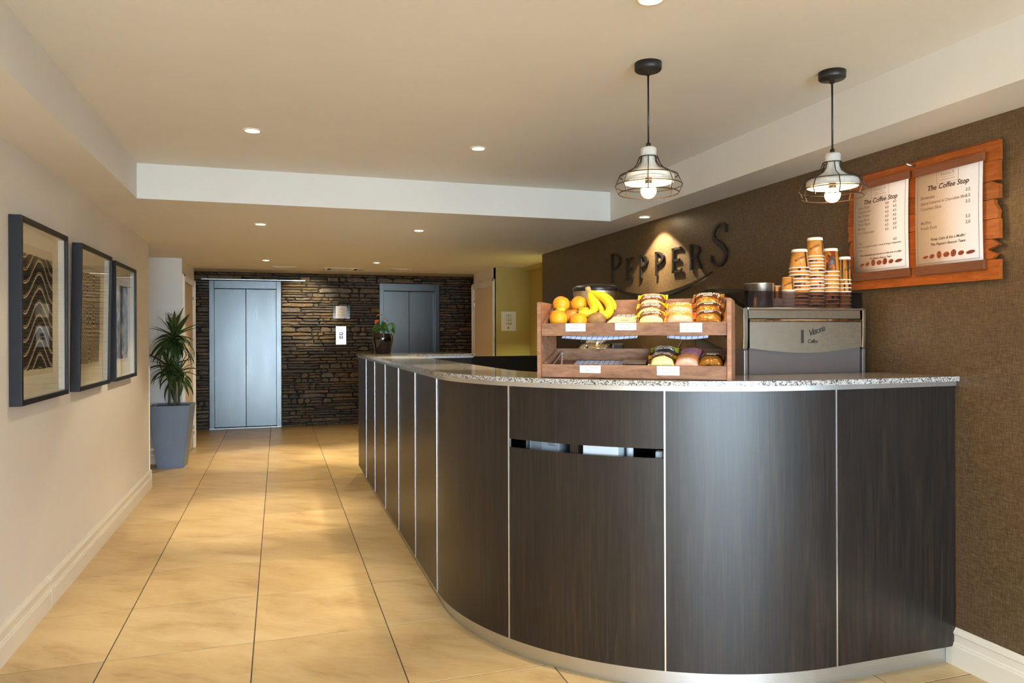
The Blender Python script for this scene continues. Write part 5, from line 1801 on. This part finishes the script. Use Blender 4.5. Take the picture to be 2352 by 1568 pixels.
extr('shadow_gap', 'dark_void', [(0.012, 0.40), (0.02, 0.40), (0.02, 0.58), (0.012, 0.58)], 0.012, MW - 0.012)
quick('cup_tray', 'mirror_steel', mc, lambda q: box(q, (0.0, -0.004, 0.579), (MW, 0.44, 0.590), bevel=0.003))
quick('upper_core', 'machine_grey', mc, lambda q: box(q, (0.012, 0.02, 0.402), (MW - 0.012, 0.44, 0.578)))
# swooping side cheeks
side = [(0.0, 0.40), (-0.004, 0.46), (-0.004, 0.585), (0.03, 0.592), (0.12, 0.635), (0.20, 0.668), (0.28, 0.672), (0.36, 0.655), (0.45, 0.60), (0.52, 0.53), (0.50, 0.50), (0.40, 0.47), (0.24, 0.42), (0.12, 0.395)]
for x0, x1 in ((-0.022, 0.002), (MW - 0.002, MW + 0.018)):
    extr('side_cheek', 'cheek_steel', side, x0, x1, bev=0.004)
extr('side_grip', 'dark_void', [(0.06, 0.545), (0.13, 0.57), (0.16, 0.47), (0.10, 0.43)], -0.0235, -0.0215)
extr('dark_hood', 'black_plastic', [(0.14, 0.60), (0.20, 0.660), (0.27, 0.690), (0.34, 0.690), (0.42, 0.660), (0.52, 0.57), (0.50, 0.53), (0.30, 0.60)], 0.003, MW - 0.003)
for x0, x1 in ((-0.018, 0.003), (MW - 0.003, MW + 0.016)):
    quick('lower_cheek', 'machine_grey', mc, lambda q: box(q, (x0, 0.0, 0.02), (x1, 0.44, 0.398), bevel=0.004))
extr('group_heads', 'chrome', [(0.44, 0.40), (0.56, 0.40), (0.56, 0.48), (0.44, 0.50)], 0.08, MW - 0.08)
quick('steam_wand', 'chrome', mc, lambda q: tube(q, spline([(0.03, 0.47, 0.47), (0.02, 0.55, 0.46), (0.0, 0.60, 0.38), (-0.01, 0.62, 0.26)], 5), 0.005, 8))
quick('drip_tray', 'dull_metal', mc, lambda q: box(q, (0.02, 0.44, 0.08), (MW - 0.02, 0.62, 0.13), bevel=0.004))
# maker's mark on the back panel
bm = bmesh.new()
mk = basis((0, -0.0028, 0), (1, 0, 0), (0, 0, 1), (0, -1, 0))
box(bm, (0.290, -0.0034, 0.427), (0.303, -0.0026, 0.487))
text_bm(bm, 'Vittoria', 0.042, 0.310, 0.460, 0.0, 'LEFT', shear=0.35, spacing=0.78, mat=mk @ Matrix.Rotation(0.28, 4, 'Z') @ Matrix.Translation((0.135, -0.10, 0)) @ Matrix.Rotation(0.0, 4, 'Z'))
text_bm(bm, 'Coffee', 0.025, 0.325, 0.434, 0.0, 'LEFT', spacing=0.85, mat=mk)
obj('emblem', bm, 'ink_black', back)
# smoked cup rail
quick('cup_rail', 'smoked_acrylic', mc, lambda q: (box(q, (0.006, 0.0, 0.5905), (MW - 0.006, 0.004, 0.664)), box(q, (0.002, 0.0, 0.5905), (0.006, 0.30, 0.664)), box(q, (MW - 0.006, 0.0, 0.5905), (MW - 0.002, 0.30, 0.664))))

# cups on top, all upside down
MT = 0.93 + 0.5905
def cup_mesh(rb, rr, h, band):
    bm = bmesh.new()
    # upside down: rim at z=0, base at z=h
    P = [(rr - 0.004, 0.002), (rr - 0.001, 0.0), (rr + 0.0015, 0.0015), (rr + 0.0015, 0.0035), (rr - 0.0012, 0.005),
         (rr - 0.0016 + (rb - rr) * 0.06, 0.006), (rb + (rr - rb) * band / h, h - band)]
    mi = [0, 0, 0, 0, 0, 1]
    if band > 0.002:
        P += [(rb + (rr - rb) * band / h + 0.0015, h - band), (rb + 0.0012, h - 0.001), (rb - 0.001, h), (rb - 0.004, h), (rb - 0.005, h - 0.006), (0.0005, h - 0.006)]
        mi += [0] * 6
    else:
        P += [(rb, h - 0.002), (rb - 0.001, h), (rb - 0.003, h), (rb - 0.004, h - 0.004), (0.0005, h - 0.004)]
        mi += [0] * 5
    lathe(bm, P, 28, mi=mi)
    return mesh('paper_cup', bm, ['cup_white', 'cup_print'])
def stack(x, y, n, pitch, sizes, small, tops, labels, seed):
    rr = random.Random(seed)
    for k in range(n):       # k = 0 bottom
        me_ = sizes[0] if k < n - tops else sizes[1]
        if k == n - 1:
            me_ = sizes[2]
        o = link('paper_cup', me_, None, (x + rr.uniform(-0.0008, 0.0008), y + rr.uniform(-0.0008, 0.0008), MT + 0.0005 + k * pitch), (0, 0, rr.uniform(0, 6.28) if k < n - 1 else labels[2]))
        tag(o, labels[1] if k == n - 1 else labels[0], 'cup', labels[3])
def three(rb, rr, h, rr2=None):
    return (cup_mesh(rb, rr, h, 0.0), cup_mesh(rb, rr2 or rr, h, 0.0), cup_mesh(rb, rr2 or rr, h, 0.014))
def cup_text(x, y, z, r0, r1, h, ang, label_parent=None):
    pass
YC = 2.872
stack(2.362, YC, 12, 0.0170, three(0.0335, 0.0435, 0.092, 0.0475), False, 3, ('paper cup nested in the stack beside the small espresso cups', 'upturned amber paper cup topping the stack beside the small espresso cups', 2.2, 'nested paper cups, stack by the small cups'), 1)
stack(2.452, YC, 17, 0.0153, three(0.0330, 0.0415, 0.093), False, 1, ('paper cup nested in the tallest cup stack', 'upturned amber paper cup topping the tallest stack', 2.5, 'nested paper cups, tallest stack'), 2)
stack(2.542, YC, 10, 0.0193, three(0.0320, 0.0410, 0.115), False, 1, ('paper cup nested in the stack just past the tallest one', 'upturned picture-printed paper cup topping the stack past the tallest', 0.2, 'nested paper cups, stack past the tallest'), 3)
stack(2.616, YC - 0.01, 8, 0.0193, three(0.0270, 0.0310, 0.115), False, 1, ('paper cup nested in the slim stack nearest the menu board', 'upturned slim paper cup with dark stripe nearest the menu board', 1.0, 'nested paper cups, slim stack'), 4)
sm = (cup_mesh(0.024, 0.031, 0.066, 0.0), cup_mesh(0.024, 0.031, 0.066, 0.0), cup_mesh(0.024, 0.031, 0.066, 0.002))
stack(2.295, YC, 15, 0.0057, sm, True, 1, ('small espresso paper cup nested in the taller small stack', 'upturned espresso cup topping the taller small stack', 2.3, 'espresso cups, taller small stack'), 5)
stack(2.228, YC, 6, 0.0075, sm, True, 1, ('small espresso paper cup nested in the low stack by the steel bowl', 'upturned espresso cup topping the low stack by the steel bowl', 1.2, 'espresso cups, low stack'), 6)
# brand lettering on the topmost cups: real marks wrapped on the cup surface
def cup_marks(x, y, k, pitch, rb, rr, h, sc, twist):
    zc = MT + 0.0005 + k * pitch
    bm = bmesh.new()
    base_a = math.atan2(-y, -x) + twist
    def wp(p):
        zz = h * 0.5 + p.y
        r = rb + (rr - rb) * (1 - zz / h) + 0.0008
        a = base_a + p.x / r
        return (r * math.cos(a), r * math.sin(a), zz)
    R = Matrix.Rotation(PI + 0.45, 4, 'Z')
    def wr(p):
        q = R @ Vector((p.x, p.y, 0))
        return wp(q)
    text_bm(bm, 'Vittoria', 0.017 * sc, 0, 0, align='CENTER', shear=0.3, warp=wr, bold=0.0002)
    o = obj('cup_lettering', bm, 'ink_brown')
    d = bmesh.new()
    c0 = [d.verts.new(wp(Vector((0.004 * sc * math.cos(q * PI / 8), -0.026 * sc + 0.004 * sc * math.sin(q * PI / 8), 0)))) for q in range(16)]
    d.faces.new(c0)
    o2 = obj('cup_dot', d, 'ink_red')
    best = None
    for c in bpy.data.objects:
        if c.name.startswith('paper_cup') and abs(c.location.x - x) < 0.004 and abs(c.location.z - zc) < 0.001:
            best = c
    for q in (o, o2):
        q.parent = best
        q.matrix_basis = Matrix.Rotation(-best.rotation_euler.z, 4, 'Z')
cup_marks(2.362, YC, 11, 0.0170, 0.0335, 0.0475, 0.092, 1.0, 0.1)
cup_marks(2.452, YC, 16, 0.0153, 0.0330, 0.0415, 0.093, 1.0, 0.0)
cup_marks(2.616, YC - 0.01, 7, 0.0193, 0.0270, 0.0310, 0.115, 0.8, 0.75)
cup_marks(2.295, YC, 14, 0.0057, 0.024, 0.031, 0.066, 0.8, 0.1)
t = thing('steel_bowl', 'round stainless steel bowl on the coffee machine beside the cups', 'bowl', (2.135, YC, MT + 0.0005))
bm = bmesh.new()
lathe(bm, [(0.001, 0), (0.062, 0), (0.065, 0.004), (0.066, 0.108), (0.0675, 0.110), (0.066, 0.112), (0.064, 0.110), (0.063, 0.006), (0.001, 0.004)], 36)
obj('bowl_wall', bm, 'bowl_steel', t)
quick('rolled_rim', 'chrome', t, lambda q: tube(q, [(0.0668 * math.cos(2 * PI * k / 36), 0.0668 * math.sin(2 * PI * k / 36), 0.111) for k in range(36)], 0.002, 6, closed=True))
